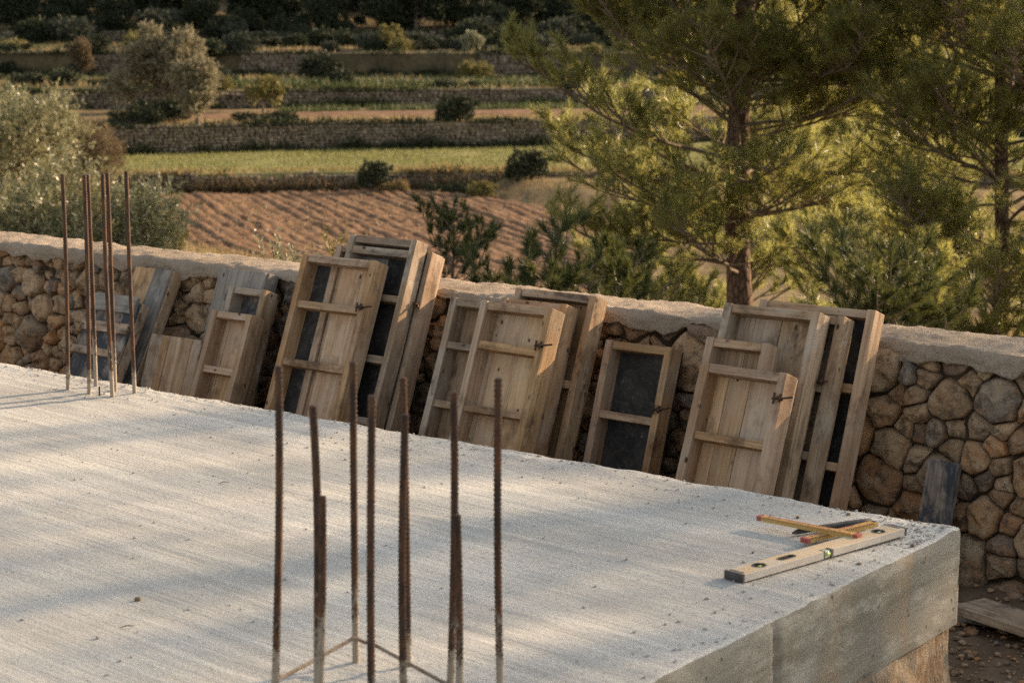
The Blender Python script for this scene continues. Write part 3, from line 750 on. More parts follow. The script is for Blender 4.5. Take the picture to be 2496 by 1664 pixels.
kinds = [(MAT_BUSHDARK, BU, 'dark scrub bush among others on the upper hillside terraces', 'dark scrub bushes on the upper terraces'),
         (MAT_BUSHMID, BU2, 'low olive green scrub bush among others on the upper hillside terraces', 'olive green scrub on the upper terraces'),
         (MAT_SCRUBGREY, BU, 'greyish scrub bush among others on the upper hillside terraces', 'greyish scrub on the upper terraces'),
         (MAT_BUSHYEL, BU2, 'small yellowish scrub plant among others on the upper hillside terraces', 'yellowish scrub on the upper terraces')]
for i in range(230):
    y = rd.choice([rd.uniform(108, 126), rd.uniform(128, 136), rd.uniform(132, 149), rd.uniform(138, 152), rd.uniform(145, 156)])
    px_ = rd.uniform(-100, 2560)
    if y < 127 and 540 < px_ < 1080 and rd.random() < 0.7: continue
    m_, pr, lb, gr = kinds[rd.choice([0, 0, 0, 0, 1, 1, 1, 2, 0, 2, 0, 1, 1, 2, 3])]
    s_ = rd.uniform(0.4, 1.3) * (1.3 if y > 140 else 1.0)
    bush(px_, y, (s_ * rd.uniform(0.8, 1.5), s_, s_ * rd.uniform(0.7, 1.15)), lb, m_, pr, rd.uniform(0, 6), gr)
# wood at the top of the hillside
b9 = blobs_rand(9, 22, 1.7, 1.7, 1.6, 5.2, 0.55, 0.95)
FT1 = (foliage(9, b9, 1500, 0.5, 9, 0.27, 0.13, up=0.4), stems(b9, 0.16, seed=9))
b10 = blobs_rand(10, 18, 1.5, 1.5, 0.5, 3.6, 0.5, 0.85)
FT2 = (foliage(10, b10, 1300, 0.45, 9, 0.25, 0.12, up=0.4), stems(b10, 0.14, seed=10))
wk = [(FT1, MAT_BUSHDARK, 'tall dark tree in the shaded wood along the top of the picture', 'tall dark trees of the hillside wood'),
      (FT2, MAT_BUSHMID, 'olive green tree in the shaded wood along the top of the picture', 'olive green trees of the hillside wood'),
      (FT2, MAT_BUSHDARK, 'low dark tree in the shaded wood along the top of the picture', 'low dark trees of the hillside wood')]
for row, (yb, step) in enumerate([(151.5, 3.4), (158, 3.6), (166, 4.0), (177, 4.6), (190, 5.5)]):
    x = -yb * 0.30
    while x < yb * 0.30:
        pr, m_, lb, gr = wk[rd.choice([0, 0, 1, 2, 2])]
        yy = yb + rd.uniform(-3, 3); s_ = rd.uniform(0.75, 1.25)
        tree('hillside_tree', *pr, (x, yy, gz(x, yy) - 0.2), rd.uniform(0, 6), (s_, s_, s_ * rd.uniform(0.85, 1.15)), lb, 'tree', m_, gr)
        x += step * rd.uniform(0.65, 1.4)

# weeds just behind the wall
b11 = blobs_rand(11, 5, 0.08, 0.07, 0.10, 0.42, 0.03, 0.055)
WD = (foliage(11, b11, 70, 0.10, 9, 0.022, 0.009, up=1.3, spread=0.6), stems(b11, 0.012, base=(0, 0, -0.2), bush=True, seed=11))
for px_, y, s_, rz_, lb, m_ in [(690, 8.6, 1.25, 0, 'pale leafy weed rising behind the wall, left of the tallest form panels', MAT_WEED), (742, 8.9, 1.0, 2, 'pale weed just left of the tallest form panels', MAT_WEED), (838, 8.7, 1.15, 1, 'green leafy weed directly behind the top of the tallest form panels', MAT_BUSHYEL),
                                (1010, 8.4, 0.9, 4, 'yellowish weed behind the wall, right of the tallest form panels', MAT_BUSHYEL)]:
    x = (px_ - 1248) / 4700 * y
    zt = 1.1 - {690: 480, 742: 515, 838: 470, 1010: 530}[px_] / 4700 * y      # how far the plant reaches up
    tree('weed', *WD, (x, y, zt - 0.52 * s_), rz_, s_, lb, 'weed', m_)

def blades(name, n, xr, yr, h, w, m, seed, cond=None, zoff=0.0, label=None, cat=None, lean=0.5):
    g = np.random.default_rng(seed)
    x = g.uniform(*xr, n); y = g.uniform(*yr, n)
    if cond is not None:
        k = cond(x, y, g); x = x[k]; y = y[k]
    z = ground_z(x, y) + zoff; n = len(x)
    P = np.stack([x, y, z], 1)
    d = np.stack([g.normal(0, lean, n), g.normal(0, lean, n), np.ones(n)], 1); d /= np.linalg.norm(d, axis=1)[:, None]
    hh = (h * g.uniform(0.4, 1.3, n))[:, None]; a = g.uniform(0, np.pi, n); s = np.stack([np.cos(a), np.sin(a), 0 * a], 1) * (w * 0.5)
    V = np.stack([P - s, P + s, P + d * hh], 1).reshape(-1, 3)
    o = link(name, np_mesh(name, V, np.arange(3 * n).reshape(-1, 3), np.repeat(g.random(n), 3)), None, [m])
    return tag(o, label, cat, kind='stuff')
def patch(sc, thr, seed): return lambda x, y, g: (vn(x * sc, y * sc, seed) + 0.35 * g.random(len(x))) > thr
infr = lambda x, y: np.abs(x) < 0.29 * y + 1.5
blades('dry_grass', 60000, (-9, 9), (7, 30), 0.26, 0.008, MAT_DRYGRASS, 1, lambda x, y, g: infr(x, y) & (NN.x * x + NN.y * y > 5.8) & (vn(x * 0.8, y * 0.8, 4) + 0.3 * g.random(len(x)) > 0.55), label='dry straw grass on the slope behind the wall', cat='grass')
blades('dry_grass', 50000, (-20, 20), (30, 74), 0.26, 0.022, MAT_DRYGRASS, 2, lambda x, y, g: infr(x, y) & ((((x + 15.0) * fu[0] + (y - 74.2 + 0.83) * fu[1] < 0.5)) | ((x + 1.5) * 16.5 + (y - 74.5) * 7.0 > 3)) & (vn(x * 0.5, y * 0.5, 4) + 0.3 * g.random(len(x)) > 0.5), label='dry straw grass on the verge and bank around the ploughed field', cat='grass')
blades('green_grass', 60000, (-26, 26), (74.8, 92), 0.16, 0.05, MAT_GREENGRASS, 3, lambda x, y, g: (y > L_line(0, x) + 0.4) & (y < L_line(1, x)) & (vn(x * 0.4, y * 0.4, 6) + 0.5 * g.random(len(x)) > 0.35), label='short green grass on the second field', cat='grass')
blades('dry_grass', 9000, (-26, 26), (74.3, 78), 0.18, 0.05, MAT_DRYGRASS, 4, lambda x, y, g: (y > L_line(0, x) + 0.1) & (y < L_line(0, x) + 2.2), label='dry grass along the head of the low terrace wall', cat='grass')
blades('dry_grass', 16000, (-30, 30), (88, 99), 0.22, 0.06, MAT_DRYGRASS, 5, lambda x, y, g: (y > L_line(1, x) + 0.1) & (y < L_line(1, x) + 5.0) & (vn(x * 0.3, y * 0.3, 8) + 0.4 * g.random(len(x)) > 0.4), label='dry grass along the head of the tall terrace wall', cat='grass')
blades('green_crop', 26000, (-12, 32), (98, 110), 0.36, 0.09, MAT_CROP, 6, lambda x, y, g: (y > L_line(1, x) + 11.6) & (y < L_line(1, x) + 14.2) & (vn(x * 0.9, y * 0.2, 9) + 0.3 * g.random(len(x)) > 0.35), label='row of green crop in front of the third terrace wall', cat='crop', lean=0.3)
blades('green_bank', 30000, (-22, 30), (107, 126), 0.55, 0.12, MAT_CROP, 7, lambda x, y, g: (np.abs(y - L_line(2, x) - 4.5 - 0.8 * np.sin(x * 0.3)) < 1.7) & (vn(x * 0.25, y * 0.1, 12) + 0.25 * g.random(len(x)) > 0.38), label='bank of tall green weeds above the third terrace wall', cat='weeds', lean=0.3)
blades('green_weeds', 26000, (-45, 45), (116, 150), 0.32, 0.12, MAT_CROP, 8, lambda x, y, g: vn(x * 0.2, y * 0.3, 13) + 0.3 * g.random(len(x)) > 0.68, label='patchy green weeds on the upper terraces', cat='weeds')
blades('dry_weeds', 30000, (-45, 45), (107, 165), 0.30, 0.12, MAT_DRYGRASS, 9, lambda x, y, g: vn(x * 0.15, y * 0.3, 14) + 0.3 * g.random(len(x)) > 0.66, label='patchy dry weeds on the upper terraces', cat='weeds')
def wall_weeds(k, n, dy, zo, h, m, seed, label):
    g = np.random.default_rng(seed); x = g.uniform(-42, 42, n); x = x[vn(x * 0.35, 0 * x, seed) + 0.3 * g.random(n) > 0.62]; n = len(x)
    y = L_line(k, x) + dy + g.uniform(-0.35, 0.1, n); z = zo + g.uniform(-0.1, 0.1, n)
    P = np.stack([x, y, z], 1); d = np.stack([g.normal(0, .6, n), g.normal(-.2, .4, n), np.ones(n) * 0.8], 1); d /= np.linalg.norm(d, axis=1)[:, None]
    hh = (h * g.uniform(0.4, 1.4, n) * (0.4 + 1.2 * vn(x * 0.8, 0 * x, seed + 1)))[:, None]; a = g.uniform(0, np.pi, n); s = np.stack([np.cos(a), np.sin(a), 0 * a], 1) * 0.05
    V = np.stack([P - s, P + s, P + d * hh], 1).reshape(-1, 3)
    tag(link('wall_weeds', np_mesh('wall_weeds', V, np.arange(3 * n).reshape(-1, 3), np.repeat(g.random(n), 3)), None, [m]), label, 'weeds', kind='stuff')
for k in range(5):
    wn_ = ('low', 'tall', 'third', 'fourth', 'highest')[k]
    wall_weeds(k, 9000, -0.30, ZB[k] + 0.05, 0.42, (MAT_BROWNLEAF, MAT_BUSHDARK, MAT_CROP, MAT_BUSHDARK, MAT_BUSHMID)[k], 400 + k, 'weeds along the foot of the %s terrace wall' % wn_)
    wall_weeds(k, 7000, 0.05, ZT[k], 0.30, (MAT_DRYGRASS, MAT_BUSHMID, MAT_CROP, MAT_BUSHMID, MAT_BUSHDARK)[k], 500 + k, 'weeds hanging over the head of the %s terrace wall' % wn_)
blades('field_weeds', 5000, (-16, 8), (46, 74), 0.16, 0.04, MAT_DRYGRASS, 10, lambda x, y, g: ((x + 15.0) * fu[0] + (y - 73.4) * fu[1] > 0.5) & ((x + 1.5) * 16.5 + (y - 74.5) * 7.0 < 0) & (vn(x * 1.2, y * 1.2, 3) > 0.45), zoff=0.08, label='sparse straw and weeds scattered over the ploughed field', cat='weeds', lean=0.8)

# ------------------------------------------------------------------ the rubble wall in front
WALL_A0, WALL_A1 = -7.9, -1.6
def wall_n(z): return 5.145 - 0.05 * (0.15 - z) / 0.7
wall = empty('rubble_wall', W(0, 0, 0), WROT)
tag(wall, 'low rubble stone wall with a rough mortar coping, running behind the form panels', 'stone wall')
g = np.random.default_rng(5)
# scatter of stone centres, relaxed, then Voronoi cells
pts = []; cells = {}
tries = 0
def cell_r(a, z):
    s = 0.049 + 0.011 * float(vn(a * 3, z * 3, 2))
    if z < -0.35: s *= 1.25
    return s * (1.0 if a > -3.4 else 1.0)
while tries < 26000:
    tries += 1
    a = g.uniform(WALL_A0, WALL_A1); z = g.uniform(-0.62, 0.16)
    r_ = cell_r(a, z) * g.choice([0.38, 0.5, 0.8, 1.0, 1.2, 1.6])
    ok = True
    for q in cells.get(int(a * 4), ()):
        if ((q[0] - a) / 1.12) ** 2 + ((q[1] - z)) ** 2 < (0.88 * (r_ + q[2])) ** 2: ok = False; break
    if ok:
        pts.append((a, z, r_))
        for dc in (-1, 0, 1): cells.setdefault(int(a * 4) + dc, []).append((a, z, r_))
PT = np.array(pts)
def clip_poly(poly, mx, my, nx, ny):
    out = []
    for i in range(len(poly)):
        p, q = poly[i], poly[(i + 1) % len(poly)]
        dp = (p[0] - mx) * nx + (p[1] - my) * ny; dq = (q[0] - mx) * nx + (q[1] - my) * ny
        if dp <= 0: out.append(p)
        if (dp < 0) != (dq < 0) and dp != dq:
            t = dp / (dp - dq); out.append((p[0] + (q[0] - p[0]) * t, p[1] + (q[1] - p[1]) * t))
    return out
def stone_geom(i):
    a, z, r_ = PT[i]
    poly = [(a - .2, z - .2), (a + .2, z - .2), (a + .2, z + .2), (a - .2, z + .2)]
    for j in np.argsort((PT[:, 0] - a) ** 2 + (PT[:, 1] - z) ** 2)[1:16]:
        b, y, rb = PT[j]; dx, dy = b - a, y - z; d = math.hypot(dx, dy)
        t = 0.5 + (r_ ** 2 - rb ** 2) / (2 * d * d)            # power diagram
        poly = clip_poly(poly, a + dx * t, z + dy * t, dx / d, dy / d)
        if len(poly) < 3: return None
    poly = clip_poly(poly, 0, 0.180, 0, 1)
    if len(poly) < 3: return None
    poly = clip_poly(poly, 0, -0.66, 0, -1)
    if len(poly) < 3: return None
    poly = np.array(poly)
    if np.ptp(poly[:, 0]) < 0.025 or np.ptp(poly[:, 1]) < 0.025: return None
    # resample the outline with rounded corners
    m = 20; per = np.concatenate([poly, poly[:1]]); sl = np.r_[0, np.cumsum(np.linalg.norm(np.diff(per, axis=0), axis=1))]
    t = np.linspace(0, sl[-1], m, endpoint=False)
    o = np.stack([np.interp(t, sl, per[:, 0]), np.interp(t, sl, per[:, 1])], 1)
    o = 0.86 * o + 0.07 * (np.roll(o, 1, 0) + np.roll(o, -1, 0))
    c = o.mean(0)
    tt = np.arange(m) / m * 6.283; sh = 1000 + i
    o = c + (o - c) * (1 + 0.26 * fbm(1.6 * np.cos(tt) + i * 7.7, 1.6 * np.sin(tt), 5, 3))[:, None]
    size = np.sqrt(np.prod(np.ptp(o, axis=0)))
    gg = np.random.default_rng(1000 + i)
    rings = [(1.06, -0.45), (1.0, -0.03), (0.95, 0.20), (0.86, 0.38), (0.70, 0.53), (0.48, 0.63), (0.24, 0.68)]
    V = []; pl = [(gg.normal(size=2) * 0.95, gg.uniform(0.30, 0.66)) for _ in range(6)]
    th = gg.uniform(0, 6.28)
    def h(u, v, base):
        b = base
        for nrm, off in pl: b = min(b, off + nrm[0] * u + nrm[1] * v)
        return max(b, base * 0.30)
    dep = size * gg.uniform(0.55, 0.95)
    proud = gg.uniform(-0.026, 0.016); shrink = gg.uniform(0.88, 0.965)
    fs = np.array([q[0] for q in rings])[:, None, None]; bs = np.repeat(np.array([q[1] for q in rings])[:, None], m, 1)
    Pq = c + (o[None] - c) * fs * shrink * (1 + gg.uniform(-.025, .025, (len(rings), m, 1)))
    uq = (Pq[..., 0] - c[0]) / size * 2; vq = (Pq[..., 1] - c[1]) / size * 2
    hq = bs.copy()
    for nrm, off in pl: hq = np.minimum(hq, off + nrm[0] * uq + nrm[1] * vq)
    hq = np.where(bs < 0, bs, np.maximum(hq, bs * 0.36)) + gg.uniform(-.02, .02, hq.shape) + 0.50 * fbm(uq * 1.8 + i * 3.1, vq * 1.8, 9, 4)
    V = list(map(tuple, np.stack([Pq[..., 0], wall_n(Pq[..., 1]) + 0.012 - proud - hq * dep, Pq[..., 1]], -1).reshape(-1, 3)))
    V.append((c[0], wall_n(c[1]) + 0.012 - proud - h(0, 0, 0.68) * dep, c[1]))
    F = []
    for r in range(len(rings) - 1):
        for k in range(m):
            k2 = (k + 1) % m; F.append((r * m + k, (r + 1) * m + k, (r + 1) * m + k2)); F.append((r * m + k, (r + 1) * m + k2, r * m + k2))
    e = len(V) - 1; q = (len(rings) - 1) * m
    for k in range(m): F.append((q + k, e, q + (k + 1) % m))
    return np.array(V), np.array(F), float(gg.random())
# stretches of the wall that panels hide
HID = [(-5.55, -5.0), (-4.85, -3.45), (-3.05, -2.62)]
geo = [(i, stone_geom(i)) for i in range(len(PT))]
geo = [q for q in geo if q[1] is not None]
def seen(i):
    a, z, _ = PT[i]
    if a < -7.35 or a > -2.1: return 0
    hid = any(lo < a < hi for lo, hi in HID)
    s = 1.0
    if hid and z < 0.02: s = 0.25
    if z < -0.33 and a < -2.9: s = 0.15
    return s
order = sorted(geo, key=lambda q: -seen(q[0]) - 0.001 * PT[q[0]][2] * PT[q[0]][0])
vis, rest = order[:300], order[300:]
for i, (V, F, r_) in vis:
    link('stone', np_mesh('stone', V, F, np.full(len(V), r_), True), wall, [MAT_STONE])
V = []; F = []; rr = []; n0 = 0
for i, (v, f, r_) in rest:
    V.append(v); F.append(f + n0); rr.append(np.full(len(v), r_)); n0 += len(v)
o = link('hidden_stones', np_mesh('hidden_stones', np.concatenate(V), np.concatenate(F), np.concatenate(rr), True), wall, [MAT_STONE]); o['kind'] = 'stuff'
# earth core behind the stones
aa = np.linspace(WALL_A0, WALL_A1, 260); prof = [(5.125, -0.66), (5.15, -0.3), (5.165, 0.0), (5.175, 0.16), (5.40, 0.165), (5.42, 0.0), (5.42, -0.9)]
V = np.array([[(a, n + 0.006 * math.sin(a * 37 + z * 50), z) for n, z in prof] for a in aa]).reshape(-1, 3)
link('core', np_mesh('core', V, grid_faces(len(aa), len(prof)), smooth=False), wall, [MAT_CORE])
# coping: rough mortar cap with an uneven hanging edge
aa = np.arange(WALL_A0, WALL_A1, 0.007)
lip = 0.150 + 0.09 * fbm(aa * 6, aa * 0, 4, 4) + 0.03 * fbm(aa * 22, aa * 0, 14, 2)
lip = np.minimum(lip, 0.180)
prof = [('u', 0.03, 0.0), ('u', 0.0, 0.0), ('l', -0.003, 0.35), ('l', -0.004, 0.7), ('f', 0.0, 0.188), ('f', 0.02, 0.1965), ('f', 0.055, 0.2), ('f', 0.10, 0.202), ('f', 0.15, 0.203), ('f', 0.20, 0.202), ('f', 0.245, 0.199), ('f', 0.27, 0.190), ('f', 0.285, 0.165), ('f', 0.285, 0.06)]
P = np.zeros((len(aa), len(prof), 3))
f0 = 5.126 + 0.014 * fbm(aa * 2.2, aa * 0 + 3, 8, 4)
for j, (kd, dn, zz) in enumerate(prof):
    n = f0 + dn; 
    if kd == 'u': z = lip
    elif kd == 'l': z = lip + (0.185 - lip) * zz
    else: z = np.full_like(aa, zz)
    nz = 0.026 * fbm(aa * 9, np.full_like(aa, j * 0.8), 24, 4)
    z = z + (nz + 0.009 * fbm(aa * 1.6, np.full_like(aa, j * 0.15), 44, 3) if kd == 'f' else 0)
    P[:, j] = np.stack([aa, n + 0.012 * fbm(aa * 14, np.full_like(aa, j * 1.7), 34, 3), z], 1)
fi = np.linspace(0, len(prof) - 1, 46); i0 = np.minimum(fi.astype(int), len(prof) - 2); fr_ = (fi - i0)[None, :, None]
P = P[:, i0] * (1 - fr_) + P[:, i0 + 1] * fr_
Aq = np.repeat(aa[:, None], 46, 1); Tq = P[:, :, 1] * 60 + P[:, :, 2] * 45
P[:, :, 2] += 0.008 * fbm(Aq * 55, Tq, 46, 3) + 0.010 * fbm(Aq * 16, Tq * 0.3, 47, 3)
P[:, :, 1] += 0.010 * fbm(Aq * 50, Tq + 9, 48, 3)
link('coping', np_mesh('coping', P.reshape(-1, 3), grid_faces(len(aa), 46), smooth=True), wall, [MAT_COPING])

# ------------------------------------------------------------------ the concrete slab on its masonry base
slab = empty('concrete_slab', W(0, 0, 0), WROT)
tag(slab, 'freshly poured pale concrete floor slab filling the foreground', 'concrete slab')
NB = 3.916
def a_edge(n): return -1.86 + 0.0415 * (NB - n)
ns_ = np.concatenate([np.linspace(-0.5, 1.7, 24), np.arange(1.72, NB - 0.03, 0.0125), np.linspace(NB - 0.03, NB, 9)])
ss = np.concatenate([np.linspace(0, 0.03, 9), np.arange(0.045, 4.6, 0.0165), np.linspace(4.65, 6.6, 40)])
Ng, Sg = np.meshgrid(ns_, ss, indexing='ij')
def slab_z(a, n, s):
    z = 0.010 * fbm(a * 0.9, n * 1.8, 1, 3) + 0.0040 * fbm(a * 0.9, (n + 0.09 * a) * 20, 2, 3) + 0.0020 * fbm(a * 22, n * 30, 3, 3)
    z = z + 0.0030 * np.maximum(0, fbm(a * 9, n * 14, 13, 4))
    # trowel groove
    gr = np.exp(-((n - 3.739 + 0.028 * (a + 4.0)) / 0.011) ** 2) * sstep((a + 4.36) / 0.05) * sstep((-3.62 - a) / 0.1)
    z = z - 0.006 * gr
    for q, w_ in [(2.62, 0.02), (3.16, 0.016), (2.2, 0.02)]:
        z = z + 0.0035 * np.exp(-((n - q - 0.05 * fbm(a * 0.5, a * 0, 71, 2) + 0.02 * a) / w_) ** 2) * vn(a * 0.8, n * 0 + q, 72)
    db = NB - n; de = s
    rag = 0.005 + 0.016 * vn(a * 30, n * 30, 5)
    z = z - 0.010 * np.clip(1 - db / rag, 0, 1) ** 2 - 0.003 * np.clip(1 - de / (rag * 0.6), 0, 1) ** 2
    z = z + 0.006 * vn(a * 40, n * 40, 6) * (np.exp(-((db - 0.05) / 0.04) ** 2) + 0.2 * np.exp(-((de - 0.04) / 0.03) ** 2))
    for bx_, bn_ in [(-1.262, 5.86), (-0.2, 3.1)]:
        ba = E1.x * bx_ + E1.y * bn_; bn = NN.x * bx_ + NN.y * bn_
        z = z + 0.008 * vn(a * 36, n * 36, 8) * np.exp(-((a - ba) ** 2 + (n - bn) ** 2) / 0.035)
    return z
Ag = a_edge(Ng) - Sg
jag = 0.007 * fbm(Ag * 30, Ng * 0, 55, 3)
Zg = slab_z(Ag, Ng, Sg)
Nn2 = np.where(Ng >= NB - 1e-6, Ng + 0.030 * fbm(Ag * 6, Ng * 0, 56, 4), Ng)
# the back edge is ragged: shift the last rows
wlast = np.clip((Ng - (NB - 0.06)) / 0.06, 0, 1)
Nn2 = Ng + wlast * 0.045 * fbm(Ag * 7, Ag * 0, 56, 5)
wl2 = np.clip(1 - Sg / 0.04, 0, 1)
Ag2 = Ag + wl2 * 0.010 * fbm(Ng * 16, Ng * 0, 57, 5)
me = np_mesh('top', np.stack([Ag2, Nn2, Zg], -1).reshape(-1, 3), grid_faces(len(ns_), len(ss))[:, ::-1], smooth=True)
link('top', me, slab, [MAT_SLAB])
# right face
zz = np.concatenate([[0], np.linspace(-0.012, -0.222, 26)])
Nf = np.repeat(ns_[:, None], len(zz), 1); Zf = np.repeat(zz[None, :], len(ns_), 0)
Af = a_edge(Nf) + 0.004 + 0.0016 * fbm(Nf * 3, Zf * 5, 61, 4) + 0.0022 * (np.floor((Zf + 0.30) / 0.072) % 2)
Af -= 0.014 * np.exp(-((Nf - 3.064 - 0.004 * np.sin(Zf * 40)) / 0.008) ** 2)
Af += 0.003 * np.exp(-((Nf - NB + 0.012) / 0.012) ** 2) * vn(Zf * 60, Nf * 0, 3) - 0.012 * np.clip((Nf - (NB - 0.012)) / 0.012, 0, 1) ** 2
Af -= 0.006 * np.clip(1 - (Zf + 0.222) / 0.012, 0, 1) * vn(Nf * 18, Zf * 0, 9)
Zf2 = Zf.copy(); Af[:, 0] = Ag2[:, 0]; Zf2[:, 0] = Zg[:, 0]; Nf2 = Nf.copy(); Nf2[:, 0] = Nn2[:, 0]
Nf2[-1, :] = Nn2[-1, 0]
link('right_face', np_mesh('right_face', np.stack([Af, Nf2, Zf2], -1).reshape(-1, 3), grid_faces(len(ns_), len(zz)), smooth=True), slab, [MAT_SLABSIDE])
# back face
Sb = np.repeat(ss[:, None], len(zz), 1); Zb = np.repeat(zz[None, :], len(ss), 0)
Ab = np.repeat(Ag2[-1][:, None], len(zz), 1); Nb = np.repeat(Nn2[-1][:, None], len(zz), 1) + 0.004 * (Zb < 0) + 0.005 * fbm(Ab * 5, Zb * 10, 66, 3)
Zb[:, 0] = Zg[-1]; Nb[:, 0] = Nn2[-1]; Ab[0, :] = Af[-1, :]; Nb[0, :] = Nf2[-1, :]
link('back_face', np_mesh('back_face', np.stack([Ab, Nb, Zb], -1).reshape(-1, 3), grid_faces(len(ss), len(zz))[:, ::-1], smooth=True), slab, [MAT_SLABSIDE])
# rubble and mortar base under the slab
def base_mat():
    q = M('mortared_rubble', 0.95, 0.12)
    a = q.ramp(q.noise(q.co(), 8, 6, 0.7), [(0.30, (0.10, 0.055, 0.030)), (0.42, (0.22, 0.15, 0.09)), (0.55, (0.28, 0.225, 0.16)), (0.75, (0.34, 0.29, 0.225))])
    q.col(a); n = q.bump(q.noise(q.co((1, 1, 0.5)), 16, 6, 0.7), 0.03, 1.0); q.bump(q.noise(q.co(), 120, 3), 0.003, 0.9, n)
    return q.m
MAT_BASE = base_mat()
zz = np.linspace(-0.215, -0.62, 34); nb_ = np.arange(0.8, NB + 0.001, 0.014)
Nf = np.repeat(nb_[:, None], len(zz), 1); Zf = np.repeat(zz[None, :], len(nb_), 0)
Af = a_edge(Nf) - 0.006 + 0.055 * fbm(Nf * 9, Zf * 8, 81, 5) * np.clip((-0.215 - Zf) / 0.02, 0, 1)
Nf = np.minimum(Nf, NB - 0.012)
fr = np_mesh('masonry_base', np.stack([Af, Nf, Zf], -1).reshape(-1, 3), grid_faces(len(nb_), len(zz)), smooth=True)
link('masonry_base', fr, slab, [MAT_BASE])
sb = np.linspace(0, 5.4, 200)
Ab = a_edge(NB) - 0.018 - np.repeat(sb[:, None], len(zz), 1); Zb = np.repeat(zz[None, :], len(sb), 0)
Nb = NB - 0.014 + 0.03 * fbm(Ab * 7, Zb * 7, 82, 5); Ab[0] = Af[-1]; Nb[0] = Nf[-1]
link('masonry_base', np_mesh('masonry_base', np.stack([Ab, Nb, Zb], -1).reshape(-1, 3), grid_faces(len(sb), len(zz))[:, ::-1], smooth=True), slab, [MAT_BASE])

# ------------------------------------------------------------------ earth, rubble and boards in the gap
aa = np.arange(-8.2, -0.6, 0.03); nn_ = np.arange(3.2, 5.16, 0.03)
A_, N_ = np.meshgrid(aa, nn_, indexing='ij')
Z_ = ZG + 0.012 + 0.05 * fbm(A_ * 4, N_ * 4, 15, 5) + 0.05 * sstep((N_ - 4.95) / 0.15)
o = link('trodden_earth', np_mesh('trodden_earth', np.stack([A_, N_, Z_], -1).reshape(-1, 3), grid_faces(len(aa), len(nn_))[:, ::-1], smooth=True), None, [MAT_EARTH])
o.rotation_euler = (0, 0, WROT); tag(o, kind='structure')
g = np.random.default_rng(8); n = 1500
ca = g.uniform(-2.55, -1.3, n); cn = g.uniform(3.6, 5.1, n); s_ = 0.006 + 0.022 * g.random(n) ** 3
Cc = np.stack([ca, cn, ZG + 0.015 + 0.05 * fbm(ca * 4, cn * 4, 15, 5) + 0.05 * sstep((cn - 4.95) / 0.15) + s_ * 0.15], 1)
V, F, rr = lumps(Cc, np.stack([s_ * 1.2, s_, s_ * 0.7], 1), 9, 0.3)
o = link('loose_rubble', np_mesh('loose_rubble', V, F, rr), None, [MAT_STONE]); o.rotation_euler = (0, 0, WROT)
tag(o, 'loose stone chips scattered on the earth between slab and wall', 'rubble', kind='stuff')
def board(name, size, p, rot, m, label, cat='plank'):
    o = beam(name, size, (0, 0, 0), m, None)
    o.location = p; o.rotation_euler = rot
    return tag(o, label, cat)
def basis(xa, za):
    x = Vector(xa).normalized(); z = Vector(za).normalized(); y = z.cross(x).normalized(); x = y.cross(z)
    return Matrix((x, y, z)).transposed().to_euler()
d = W(0.95, -0.30, 0).normalized()
board('plank', (0.125, 0.026, 0.75), W(-1.90, 4.72, ZG + 0.075), basis(Vector((0, 0, 1)).cross(d), d), MAT_WOODSTAIN, 'weathered plank lying on the rubble at the lower right')
d = W(1.0, -0.05, 0.03).normalized()
board('plank', (0.10, 0.024, 0.5), W(-2.12, 4.86, ZG + 0.045), basis(Vector((0, 0, 1)).cross(d), d), MAT_WOODGREY, 'greyish plank end lying behind the lower plank, below the wall')
d = W(0.02, 0.26, 1.0).normalized()
board('plank', (0.098, 0.024, 0.42), W(-2.461, 5.01, -0.335), basis(E1, d), MAT_WOODBLUE, 'short black stained plank leaning on the wall beyond the slab corner')

# ------------------------------------------------------------------ form panels
SW, DP = 0.026, 0.064
def clamp(parent, x, z, flip=1.0, ln=0.055):
    """rusty wedge clamp on the right stile: rod, jaw and wing"""
    T = Tubes()
    T.add([(x - 0.020, -0.008, z - 0.002), (x + 0.03, -0.013, z + 0.002), (x + ln, -0.004 + 0.02 * flip, z + 0.018 * flip)], 0.0042, 7)
    T.add([(x - 0.008, -0.010, z - 0.024), (x - 0.010, -0.012, z + 0.022)], 0.0046, 6)
    T.add([(x + 0.020, -0.016, z - 0.016), (x + 0.026, -0.018, z + 0.018)], 0.0060, 6)
    T.add([(x + 0.012, -0.018, z + 0.004), (x + 0.036, -0.020, z - 0.005)], 0.0070, 6)
    T.add([(x - 0.012, -0.003, z), (x + 0.004, 0.03, z)], 0.0035, 6)
    c = link('clamp', T.mesh('clamp'), parent, [MAT_RUST])
    c.scale = (0.7, 0.9, 0.7); c.location = (x * 0.3, 0, z * 0.3)
    return c
